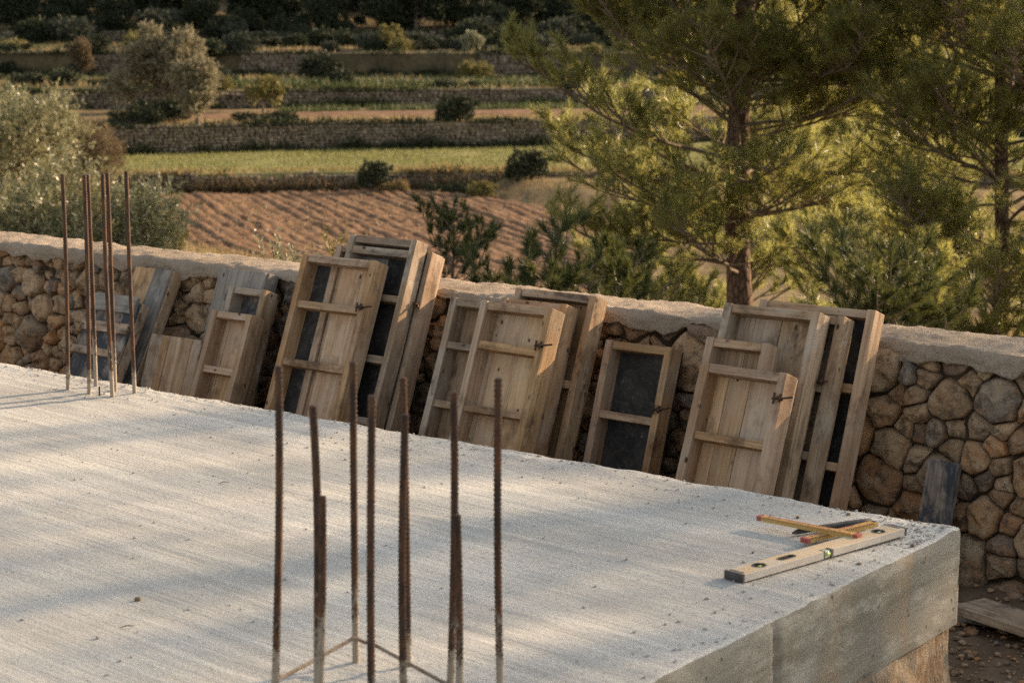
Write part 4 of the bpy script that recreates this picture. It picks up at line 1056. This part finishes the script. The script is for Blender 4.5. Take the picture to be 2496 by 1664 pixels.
def panel(a, w, L, foot, lean, label, bars=(), boards=(), rails=(True, True), stile=MAT_WOOD, clamps=(), left=True, face='back', skew=0.0, depth=DP):
    """a = left edge along the wall, w = width, L = length up the slope, foot = n of the foot, lean in degrees.
    boards = [(width fraction, material)...] from the left; bars = distances of cross bars from the top"""
    le = R(lean)
    up = (NN * math.sin(le) + Vector((0, 0, 1)) * math.cos(le)).normalized()
    X = E1.copy()
    if skew: X = (E1 * math.cos(skew) - up * math.sin(skew)).normalized(); up = (up * math.cos(skew) + E1 * math.sin(skew)).normalized()
    o = empty('form_panel', W(a, foot, ZG + 0.02))
    L = L - 0.02
    o.rotation_euler = basis(X, up)
    fy = depth / 2
    if face == 'back':                                   # frame to the front, sheet behind
        b0 = depth + 0.007; zlo, zhi = 0.0, L
    else:
        b0 = -0.007; zlo, zhi = 0.0, L
    if left: beam('stile', (SW, depth, L), (SW / 2, fy, L / 2), stile, o)
    beam('stile', (SW, depth, L), (w - SW / 2, fy, L / 2), stile, o)
    iw = w - 2 * SW - 0.001
    zs_ = ([SW / 2] if rails[1] else []) + ([L - SW / 2] if rails[0] else []) + [L - b for b in bars]
    for z in zs_:
        beam('rail', (iw, depth * random.uniform(0.84, 0.95), SW * random.uniform(0.88, 1.05)), (w / 2, fy + 0.001 + random.uniform(0.0, 0.003), z), stile, o, horiz=True)
    tot = sum(b[0] for b in boards); x = 0.004
    bw = w - 0.008
    for b in boards:
        fr_, m_ = b[0], b[1]; wd = bw * fr_ / tot
        short = b[2] if len(b) > 2 else 0.0; dy = b[3] if len(b) > 3 else random.uniform(-0.0015, 0.0015)
        if m_ is not None:
            beam('board', (wd - 0.0014, 0.013, L - 0.004 - short), (x + wd / 2, b0 + dy, (L - short) / 2), m_, o, jit=0.0008, bev=0.0015)
        x += wd
    for cx, cz, fl in clamps: clamp(o, cx, cz, fl)
    return tag(o, label, 'form panel', 'wooden form panels leaning on the stone wall')
PALE, WD_, ST, BL, GR, BK, OR = MAT_WOODPALE, MAT_WOOD, MAT_WOODSTAIN, MAT_WOODBLUE, MAT_WOODGREY, MAT_BLACKPLY, MAT_WOODORANGE
# left group
panel(-6.055, 0.225, 0.80, 4.735, 28, 'leftmost board panel, steeply leaning, upper end above the blue stained panel', stile=ST, boards=[(1, WD_), (0.8, GR)], face='front', left=False, depth=0.05)
pb = panel(-6.115, 0.285, 0.675, 4.62, 28.4, 'blue black stained panel with flat cross boards, behind the left rebars', bars=(), boards=[(1, BL), (1, BL)], face='front', stile=ST, rails=(False, True), depth=0.04)
for z, h_, m_ in [(0.635, 0.070, GR), (0.535, 0.042, ST), (0.43, 0.03, ST), (0.30, 0.035, GR)]:
    beam('cross_board', (0.278, 0.016, h_), (0.1425, -0.023, z), m_, pb, horiz=True)
panel(-5.80, 0.30, 0.505, 4.80, 19, 'low panel of upright stained boards, right of the left rebars', boards=[(0.9, ST), (0.55, WD_), (0.9, ST), (0.8, WD_), (0.7, ST)], face='front', stile=ST, depth=0.05)
panel(-5.530, 0.262, 0.797, 4.805, 20.5, 'tall grey board panel with its boards facing out, left of the big form stack', boards=[(0.4, GR), (1, GR), (0.5, GR)], face='front', stile=GR, depth=0.055)
panel(-5.367, 0.200, 0.747, 4.715, 20, 'narrow frame panel with a dark top bay, before the grey board panel', bars=(0.19, 0.42), boards=[(1, BL), (0.8, BL)], stile=MAT_WOODDULL)  # blue black boards behind every bay
panel(-5.358, 0.216, 0.670, 4.625, 21.5, 'front frame panel of the left stack, two pale bays showing', bars=(0.223, 0.44), boards=[(0.5, PALE), (1, PALE), (0.8, PALE)], stile=WD_, clamps=[(0.206, 0.30, 1)])
# tallest stack
panel(-4.899, 0.464, 0.948, 4.735, 21, 'wide rear panel of the tallest stack, sunlit right edge', bars=(0.213, 0.433, 0.65), boards=[(1, BK), (1, BK), (0.6, OR)], stile=WD_, clamps=[(0.44, 0.735, -1)])
panel(-4.775, 0.323, 1.002, 4.648, 21.3, 'tallest form panel, rising above the coping with a doubled top rail', bars=(0.052, 0.217, 0.436, 0.654), boards=[(1, GR), (1.1, BK)], stile=MAT_WOODDULL)
panel(-4.894, 0.355, 0.928, 4.56, 21, 'large front panel with a black strip at its left and pale boards at its right', bars=(0.181, 0.395, 0.62), boards=[(0.40, BK), (0.13, WD_, 0, -0.010), (0.06, ST), (0.44, PALE), (0.42, PALE)], stile=WD_, clamps=[(0.335, 0.735, 1), (0.34, 0.30, 1)])
# middle stack
panel(-4.021, 0.334, 0.855, 4.725, 20.5, 'rear panel of the middle stack, tilted out highest with orange lit boards inside', bars=(0.30, 0.55), boards=[(1, OR), (1, OR), (1, OR)], stile=ST)
panel(-4.010, 0.272, 0.832, 4.642, 20.5, 'second panel of the middle stack, between the rear and the front ones', bars=(0.2, 0.45), boards=[(1, WD_), (1, WD_)], stile=WD_)
panel(-4.164, 0.250, 0.831, 4.558, 21, 'narrow left panel of the middle stack with brown stained bays', bars=(0.161, 0.361, 0.58), boards=[(1, ST), (0.7, ST), (1, ST)], stile=MAT_WOODDULL)
panel(-3.967, 0.292, 0.846, 4.473, 21, 'front panel of the middle stack with clean pale boards and a clamp', bars=(0.144, 0.353, 0.57), boards=[(0.4, PALE), (1, PALE), (0.8, PALE), (0.5, PALE)], stile=WD_, clamps=[(0.275, 0.70, 1)])
# single dark panel
panel(-3.640, 0.258, 0.698, 4.80, 18, 'single small panel with a black scuffed sheet, standing alone', bars=(0.241, 0.46), boards=[(1, BK)], stile=WD_, clamps=[(0.245, 0.475, 1)])
# right stack
panel(-3.081, 0.396, 0.896, 4.742, 20, 'rear panel of the right stack, its right stile standing farthest right', bars=(0.24, 0.476, 0.70), boards=[(1, GR), (0.9, BK), (0.28, None)], stile=WD_)  # black board stands in for the shade seen through the open frame
panel(-3.02, 0.282, 0.883, 4.655, 20, 'panel second from the wall in the right stack, with a rounded stile end', bars=(0.218, 0.42, 0.65), boards=[(1, ST), (1, ST)], stile=MAT_WOODDULL, clamps=[(0.24, 0.66, 1)])
panel(-3.101, 0.324, 0.904, 4.565, 20.5, 'tall panel in the right stack with three brown stained boards', bars=(0.40, 0.62), boards=[(0.5, ST), (0.6, ST), (1, ST)], stile=MAT_WOODDULL)
panel(-3.088, 0.217, 0.811, 4.478, 20.5, 'small narrow panel peeping over the front panel of the right stack', bars=(0.30, 0.52), boards=[(1, WD_), (1.1, WD_)], stile=WD_)
panel(-3.041, 0.288, 0.752, 4.390, 21.5, 'front panel of the right stack with four pale boards', bars=(0.213, 0.44), boards=[(0.5, PALE), (0.6, PALE), (0.8, PALE), (0.4, PALE)], stile=WD_, clamps=[(0.275, 0.655, 1)])

# ------------------------------------------------------------------ reinforcement bars
def rebar_mesh(L, r=0.0060):
    pitch = 0.0082; nz = int(L / (pitch / 4)); sides = 10
    z = np.linspace(-0.02, L, nz + 1); th = np.arange(sides) / sides * 2 * np.pi
    Z, T = np.meshgrid(z, th, indexing='ij')
    half = np.where(T < np.pi, 1.0, -1.0); loc = np.where(T < np.pi, T, T - np.pi)
    rib = np.clip(np.cos(2 * np.pi * (Z / pitch + half * loc / np.pi * 0.9)) * 1.6 - 0.5, 0, 1) * np.sin(loc) ** 0.5
    rr = r * (1 + 0.24 * rib + 0.10 * (np.abs(np.sin(T)) < 0.05))
    b1_, b2_ = random.uniform(-1, 1), random.uniform(-1, 1); q_ = np.clip(Z / L, 0, 1)
    V = np.stack([rr * np.cos(T) + 0.0045 * b1_ * np.sin(np.pi * q_) + 0.002 * b2_ * np.sin(2 * np.pi * q_), rr * np.sin(T) + 0.004 * b2_ * np.sin(np.pi * q_), Z], -1).reshape(-1, 3)
    i = np.arange(nz)[:, None] * sides; j = np.arange(sides)[None]; j2 = (j + 1) % sides
    F = np.stack([i + j, i + j2, i + sides + j2, i + sides + j], -1).reshape(-1, 4)
    top = len(V); V = np.vstack([V, [[0, 0, L + 0.001]]])
    me = np_mesh('rebar', V, F, smooth=True)
    bm = bmesh.new(); bm.from_mesh(me); bm.verts.ensure_lookup_table()
    for k in range(sides): bm.faces.new((bm.verts[nz * sides + k], bm.verts[nz * sides + (k + 1) % sides], bm.verts[top]))
    bm.to_mesh(me); bm.free()
    return me
BARS = [(-1.379, 5.891, -1.372, 5.891, 0.671, 'leftmost thin rusty rebar of the far group', 0), (-1.297, 5.816, -1.289, 5.816, 0.675, 'far group rebar, second from left, nearer bar of the left pair', 0),
        (-1.306, 5.954, -1.309, 5.954, 0.665, 'far group rebar, third from left, rear bar of the left pair', 0), (-1.219, 5.782, -1.226, 5.782, 0.679, 'far group rebar, fourth from left, nearer bar of the right pair', 0),
        (-1.230, 5.877, -1.232, 5.877, 0.676, 'far group rebar, fifth from left, rear bar of the right pair', 0), (-1.162, 5.836, -1.166, 5.836, 0.684, 'rightmost rusty rebar of the far group', 0),
        (-0.275, 3.265, -0.273, 3.265, 0.541, 'near group rebar at the rear corner of the stirrup, its pale foot visible', 1), (-0.182, 3.243, -0.186, 3.243, 0.517, 'near group rebar behind the centre bar, mostly hidden, with a pale lower half', 1),
        (-0.399, 3.110, -0.382, 3.110, 0.560, 'leftmost tall rebar of the near group', 1), (-0.322, 3.060, -0.322, 3.060, 0.504, 'second rebar from the left in the near group, behind a short bar', 1),
        (-0.316, 3.020, -0.305, 3.020, 0.364, 'short cut rebar near the left of the near group', 1), (-0.227, 2.980, -0.220, 2.980, 0.536, 'near group rebar standing left of the centre pair', 1),
        (-0.179, 3.050, -0.172, 3.050, 0.492, 'near group rebar at the centre, front bar of the centre pair', 1), (-0.104, 3.100, -0.095, 3.100, 0.519, 'tall near group rebar behind the right short bar', 1),
        (-0.087, 3.040, -0.089, 3.040, 0.328, 'shortest rebar, at the right of the near group', 1), (-0.019, 3.060, -0.022, 3.060, 0.549, 'rightmost tall rebar of the near group', 1)]
for bx_, by_, tx, ty, tz, lb, gq in BARS:
    d = Vector((tx - bx_, ty - by_, tz)); L = d.length
    o = link('rebar', rebar_mesh(L), None, [MAT_REBAR])
    o.location = (bx_, by_, 0); o.rotation_euler = d.to_track_quat('Z', 'Y').to_euler()
    tag(o, lb, 'rebar', ('starter bars of the far column', 'starter bars of the near column')[gq])
T = Tubes()
c4, c1, c9 = Vector((-0.268, 3.268, 0)), Vector((-0.405, 3.112, 0)), Vector((-0.082, 3.062, 0))
c3 = c1 + (c9 - c4)
def hoop(cs, zs_, rad, seg=6):
    out = []
    n = len(cs)
    for i in range(n):
        p0, p, p1 = cs[i - 1], cs[i], cs[(i + 1) % n]; z = zs_[i]
        u = (p0 - p).normalized(); v = (p1 - p).normalized()
        for k in range(seg + 1):
            t = k / seg; q = p + u * rad * (1 - t) ** 2 + v * rad * t ** 2
            out.append((q.x, q.y, z + 0.004 * math.sin(k + i)))
    out.append(out[0]); return out
T.add(hoop([c4, c9, c3, c1], [0.048, 0.020, 0.012, 0.022], 0.03), 0.0034, 7)
tag(link('stirrup', T.mesh('stirrup'), None, [MAT_STIRRUP]), 'bent steel stirrup hoop lying around the near rebars', 'stirrup', )
T = Tubes(); p = Vector((-1.262, 5.80, 0)); T.add([(p.x, p.y, -0.01), (p.x, p.y, 0.03)], 0.003, 6)
tag(link('wire_stub', T.mesh('wire_stub'), None, [MAT_RUST]), 'tiny wire stub between the far rebars', 'wire')

# ------------------------------------------------------------------ tools on the slab corner
def paint(name, c, c2, rough=0.5, spec=0.4, sc=30):
    return plain(name, c, c2, sc, rough, 0.0004, 120, spec)
MAT_LV_TOP = paint('level_sand_paint', (0.56, 0.40, 0.215), (0.50, 0.44, 0.34), 0.5, 0.4, 14)
MAT_LV_EDGE = paint('level_dusty_aluminium', (0.42, 0.38, 0.32), (0.50, 0.46, 0.40), 0.55, 0.5)
MAT_BLACK = paint('black_plastic', (0.035, 0.032, 0.030), (0.09, 0.085, 0.078), 0.6)
MAT_VIAL = paint('green_vial', (0.42, 0.52, 0.06), (0.50, 0.58, 0.12), 0.15, 0.6)
MAT_VIALCASE = paint('pale_vial_case', (0.50, 0.50, 0.36), (0.44, 0.45, 0.33), 0.25, 0.6)
LVL, LVW, LVH = 0.545, 0.048, 0.0165
p0 = W(-1.995, 3.223); dl = (W(-1.914, 3.76) - p0).normalized(); lw = Vector((-dl.y, dl.x, 0))
level = empty('spirit_level', (p0.x, p0.y, 0.0045), math.atan2(dl.y, dl.x))
tag(level, 'sand coloured spirit level with green vials lying near the slab corner', 'spirit level')
def boxbm(x0, x1, y0, y1, z0, z1, bev=0.0):
    bm = bmesh.new(); bmesh.ops.create_cube(bm, size=1.0)
    for v in bm.verts: v.co = Vector(((x0 + x1) / 2 + v.co.x * (x1 - x0), (y0 + y1) / 2 + v.co.y * (y1 - y0), (z0 + z1) / 2 + v.co.z * (z1 - z0)))
    if bev: bmesh.ops.bevel(bm, geom=bm.edges[:], offset=bev, segments=2, affect='EDGES', profile=0.6)
    return bm
def oval(cx, cy, rx, ry, flat, n=28):
    out = []
    for k in range(n):
        t = 2 * math.pi * k / n; out.append((cx + rx * math.cos(t) + (flat if math.cos(t) > 0 else -flat), cy + ry * math.sin(t)))
    return out
HOLES = [(0.077, 0.0245, 0.0165, 0.0155, 0.0), (0.165, 0.0245, 0.0095, 0.0095, 0.017), (0.478, 0.0245, 0.0165, 0.0155, 0.0)]
def body_mesh():
    o = link('tmp', bm_mesh('tmp', boxbm(0, LVL, 0, LVW, 0, LVH, 0.0012)))
    cut = bmesh.new()
    for cx, cy, rx, ry, fl in HOLES:
        pr = oval(cx, cy, rx, ry, fl)
        lo = [cut.verts.new((x, y, 0.003)) for x, y in pr]; hi = [cut.verts.new((x, y, 0.03)) for x, y in pr]
        n = len(pr)
        for k in range(n): cut.faces.new((lo[k], lo[(k + 1) % n], hi[(k + 1) % n], hi[k]))
        cut.faces.new(lo[::-1]); cut.faces.new(hi)
    vs2 = [cut.verts.new(v) for v in [(x, y, z) for z in (-0.01, 0.03) for x, y in ((0.258, -0.01), (0.292, -0.01), (0.288, 0.0155), (0.262, 0.0155))]]
    for f in ((0, 3, 2, 1), (4, 5, 6, 7), (0, 1, 5, 4), (1, 2, 6, 5), (2, 3, 7, 6), (3, 0, 4, 7)): cut.faces.new([vs2[i] for i in f])
    bmesh.ops.recalc_face_normals(cut, faces=cut.faces[:])
    c = link('cut', bm_mesh('cut', cut))
    md = o.modifiers.new('b', 'BOOLEAN'); md.operation = 'DIFFERENCE'; md.solver = 'EXACT'; md.object = c
    bpy.context.view_layer.update()
    me = bpy.data.meshes.new_from_object(o.evaluated_get(bpy.context.evaluated_depsgraph_get()))
    bpy.data.objects.remove(o); bpy.data.objects.remove(c)
    me.name = 'body'; me.materials.clear(); me.materials.append(MAT_LV_TOP); me.materials.append(MAT_LV_EDGE)
    for f in me.polygons: f.material_index = 0 if abs(f.normal.z) > 0.7 else 1
    return me
link('body', body_mesh(), level)
def ringbm(cx, cy, rx, ry, fl, th, z0, z1):
    a = oval(cx, cy, rx, ry, fl); b = oval(cx, cy, rx - th, ry - th, fl); n = len(a); bm = bmesh.new()
    L_ = [[bm.verts.new((x, y, z)) for x, y in pr] for pr, z in ((a, z0), (a, z1), (b, z1), (b, z0))]
    for q in range(3):
        for k in range(n): bm.faces.new((L_[q][k], L_[q][(k + 1) % n], L_[q + 1][(k + 1) % n], L_[q + 1][k]))
    return bm
for i, (cx, cy, rx, ry, fl) in enumerate(HOLES):
    o = link('vial_ring' if i != 1 else 'grip_ring', bm_mesh('ring', ringbm(cx, cy, rx - 0.0004, ry - 0.0004, fl, 0.0028, 0.0034, LVH + 0.0012)), level, [MAT_BLACK])
    bm = bmesh.new(); vsx = [bm.verts.new((x, y, 0.0042)) for x, y in oval(cx, cy, rx - 0.001, ry - 0.001, fl)]; bm.faces.new(vsx)
    link('hole_floor', bm_mesh('hole_floor', bm), level, [MAT_BLACK])
    if i != 1:
        T = Tubes(); T.add([(cx - 0.0115, cy - 0.002, 0.0105), (cx - 0.011, cy - 0.002, 0.0105), (cx + 0.011, cy + 0.002, 0.0105), (cx + 0.0115, cy + 0.002, 0.0105)], [0.0005, 0.0052, 0.0052, 0.0005], 10)
        v = link('vial', T.mesh('vial'), level, [MAT_VIAL if i == 0 else MAT_VIALCASE])
v = link('vial_case', bm_mesh('vial_case', boxbm(0.2622, 0.2805, 0.001, 0.0145, 0.0008, LVH - 0.0006, 0.0015)), level, [MAT_VIALCASE])
T = Tubes(); T.add([(0.264, 0.0045, 0.0088), (0.2645, 0.0045, 0.0088), (0.279, 0.0045, 0.0088), (0.2795, 0.0045, 0.0088)], [0.001, 0.0056, 0.0056, 0.001], 10)
link('vial', T.mesh('vial'), level, [MAT_VIAL])
link('vial_frame', bm_mesh('vial_frame', boxbm(0.2812, 0.2878, -0.0008, 0.0148, 0.0006, LVH + 0.001, 0.001)), level, [MAT_BLACK])
link('vial_frame', bm_mesh('vial_frame', boxbm(0.2586, 0.2612, -0.0006, 0.0148, 0.0006, LVH + 0.0006, 0.0006)), level, [MAT_BLACK])
for x0, x1 in ((-0.004, 0.0035), (LVL - 0.0035, LVL + 0.004)):
    link('end_cap', bm_mesh('end_cap', boxbm(x0, x1, -0.0008, LVW + 0.0008, -0.0004, LVH + 0.0008, 0.0012)), level, [MAT_BLACK])
    link('cap_rib', bm_mesh('cap_rib', boxbm(x0 + (0.012 if x0 < 0 else -0.010), x0 + (0.0155 if x0 < 0 else -0.0065), 0.008, LVW - 0.004, LVH - 0.001, LVH + 0.0008)), level, [MAT_BLACK])

MAT_RULE = plain('yellow_rule', (0.58, 0.31, 0.075), (0.50, 0.29, 0.10), 30, 0.5, 0.0, 40, 0.4)
MAT_RULEEDGE = plain('yellow_rule_edge', (0.52, 0.32, 0.085), (0.56, 0.36, 0.12), 30, 0.5, 0.0, 40, 0.4)
MAT_REDTIP = plain('red_tip', (0.42, 0.10, 0.07), (0.36, 0.13, 0.10), 60, 0.5)
MAT_INK = plain('black_ink', (0.04, 0.035, 0.03), (0.05, 0.04, 0.035), 10)
def rule(p, q, z0, z1, label, tips, flip=False):
    p = W(*p); q = W(*q); d = q - p; L = d.length; ld = d.normalized()
    o = empty('folding_rule', (p.x, p.y, z0)); dz = (z1 - z0)
    o.rotation_euler = basis(Vector((ld.x, ld.y, dz / L)), Vector((0, 0, 1)))
    wd = 0.020; th = 0.0027; nl = 4
    for k in range(nl):
        e = random.uniform(0.0, 0.002)
        bm = boxbm(e, L - e, -wd / 2 + random.uniform(-.0004, .0004), wd / 2, k * th, (k + 1) * th - 0.0002, 0.0007)
        s_ = link('segment', bm_mesh('segment', bm), o, [MAT_RULE if k == nl - 1 else MAT_RULEEDGE])
        for end in tips:
            x0, x1 = (-0.0016, 0.0105) if end == 0 else (L - 0.0105, L + 0.0016)
            link('red_tip', bm_mesh('red_tip', boxbm(x0, x1, -wd / 2 - 0.0006, wd / 2 + 0.0006, k * th + 0.0001, (k + 1) * th + (0.0005 if k == nl - 1 else -0.0003), 0.0007)), s_, [MAT_REDTIP])
    tk = bmesh.new(); rd_ = random.Random(3); H_ = nl * th
    def bar_(x0, x1, y0, y1, z0_, z1_):
        b = bmesh.ops.create_cube(tk, size=1.0)['verts']
        for v in b: v.co = Vector(((x0 + x1) / 2 + v.co.x * (x1 - x0), (y0 + y1) / 2 + v.co.y * (y1 - y0), (z0_ + z1_) / 2 + v.co.z * (z1_ - z0_)))
    x = 0.014
    k = 0
    while x < L - 0.014:                                  # graduation marks on the top face and the side
        ln = 0.0042 if k % 5 == 0 else 0.0022
        bar_(x, x + 0.0005, -wd / 2 + 0.0006, -wd / 2 + 0.0006 + ln, H_ - 0.0004, H_ + 0.0002)
        bar_(x, x + 0.0006, -wd / 2 - 0.0002, -wd / 2 + 0.0003, H_ - 0.0012 - ln * 0.5, H_ - 0.0008)
        if k % 10 == 4: bar_(x, x + 0.002, -0.001, 0.002, H_ - 0.0004, H_ + 0.00025)
        x += 0.0026; k += 1
    link('marks', bm_mesh('marks', tk), o, [MAT_INK])
    rl = bmesh.new()
    b = boxbm(0.02, L * 0.72, 0.0035, 0.0062, H_ - 0.0004, H_ + 0.00022)
    link('red_print', bm_mesh('red_print', b), o, [MAT_REDTIP])
    if len(tips) == 1:
        link('hinge', bm_mesh('hinge', boxbm(L - 0.009, L + 0.0004, -0.006, 0.006, H_ - 0.0005, H_ + 0.0006, 0.0005)), o, [MAT_BLACK])
    return tag(o, label, 'folding rule', 'folding rules on the slab')
rule((-2.212, 3.636), (-1.956, 3.628), 0.0170, 0.0225, 'folded yellow rule with red ends, lying across the spirit level', (0, 1))
rule((-2.050, 3.556), (-2.001, 3.785), 0.0075, 0.0075, 'yellow folding rule beside the spirit level, half under the other one', (0,))
T = Tubes()
cb = [(-2.112, 3.612), (-2.108, 3.625), (-2.092, 3.668), (-2.066, 3.722), (-2.036, 3.775), (-2.021, 3.80), (-2.018, 3.808)]
hz_ = [0.008, 0.009, 0.0095, 0.010, 0.0115, 0.012, 0.011]
T.add([tuple(W(a, n, z)) for (a, n), z in zip(cb, hz_)], [0.0022, 0.0058, 0.0064, 0.0070, 0.0078, 0.0070, 0.0025], 10)
tag(link('curved_bar', T.mesh('curved_bar'), None, [MAT_BLACK]), 'dark grey curved bar lying under the folding rules', 'hand tool')

# ------------------------------------------------------------------ crumbs on the slab
def on_slab(a, n):
    a = np.asarray(a, float); n = np.asarray(n, float)
    return slab_z(a, n, a_edge(n) - a)
g = np.random.default_rng(17); n = 2600
pa = g.uniform(-6.2, -1.9, n); pn = np.where(g.random(n) < 0.55, NB - 0.015 - 0.22 * g.random(n) ** 2, g.uniform(1.9, 3.9, n))
k = g.random(n) < 0.22; pa = np.where(k, a_edge(pn) - 0.015 - 0.16 * g.random(n) ** 2, pa)
s_ = 0.0022 + 0.0055 * g.random(n) ** 4
V, F, rr = lumps(np.stack([pa, pn, on_slab(pa, pn) + s_ * 0.2], 1), np.stack([s_ * 1.3, s_, s_ * 0.8], 1), 18, 0.3)
MAT_GRIT = plain('cement_grit', (0.44, 0.42, 0.385), (0.30, 0.27, 0.23), 60)
o = link('cement_grit', np_mesh('cement_grit', V, F), None, [MAT_GRIT]); o.rotation_euler = (0, 0, WROT)
tag(o, 'cement crumbs and grit strewn over the slab', 'grit', kind='stuff')
for a, n, s_, lb, c_ in [(-2.189, 3.766, 0.010, 'small grey pebble behind the folding rule', 0.36), (-2.107, 3.854, 0.010, 'small orange pebble near the back edge of the slab', 0.8), (-1.868, 3.705, 0.012, 'dark pebble beyond the end of the spirit level', 0.9),
                         (-1.885, 3.50, 0.009, 'dark pebble between spirit level and slab edge', 0.36), (-2.864, 2.387, 0.014, 'grey pebble alone on the open slab, left of the near rebars', 0.36), (-2.106, 3.438, 0.007, 'tiny brown pebble left of the spirit level', 0.5)]:
    V, F, rr = lumps(np.zeros((1, 3)), np.array([[s_ * 1.2, s_, s_ * 0.75]]), int(a * -1000), 0.15)
    me = np_mesh('pebble', V, F, np.full(len(V), c_), True)
    o = link('pebble', me, None, [MAT_STONE]); o.location = W(a, n, float(on_slab(a, n)) + s_ * 0.3); tag(o, lb, 'pebble', 'pebbles on the slab')
for a, n, L, rz_, lb in [(-2.738, 2.255, 0.028, 0.3, 'short brown twig lying on the open slab'), (-3.46, 3.166, 0.03, 0.5, 'thin dark straw lying on the sunny part of the slab'), (-1.862, 3.80, 0.022, 1.2, 'curled brown leaf stalk at the slab corner')]:
    T = Tubes(); z = float(on_slab(a, n)) + 0.003
    T.add([(-L / 2, 0, 0), (0, 0.002, 0.0025), (L / 2, -0.001, 0.001)], [0.0008, 0.0014, 0.0006], 5)
    o = link('twig', T.mesh('twig'), None, [MAT_TWIG]); o.location = W(a, n, z); o.rotation_euler = (0, 0, rz_); tag(o, lb, 'twig')

# ------------------------------------------------------------------ to metres
for o in list(scene.objects):
    if o.parent is None and o.type not in {'CAMERA', 'LIGHT'}:
        o.location = o.location * K
        o.scale = o.scale * K
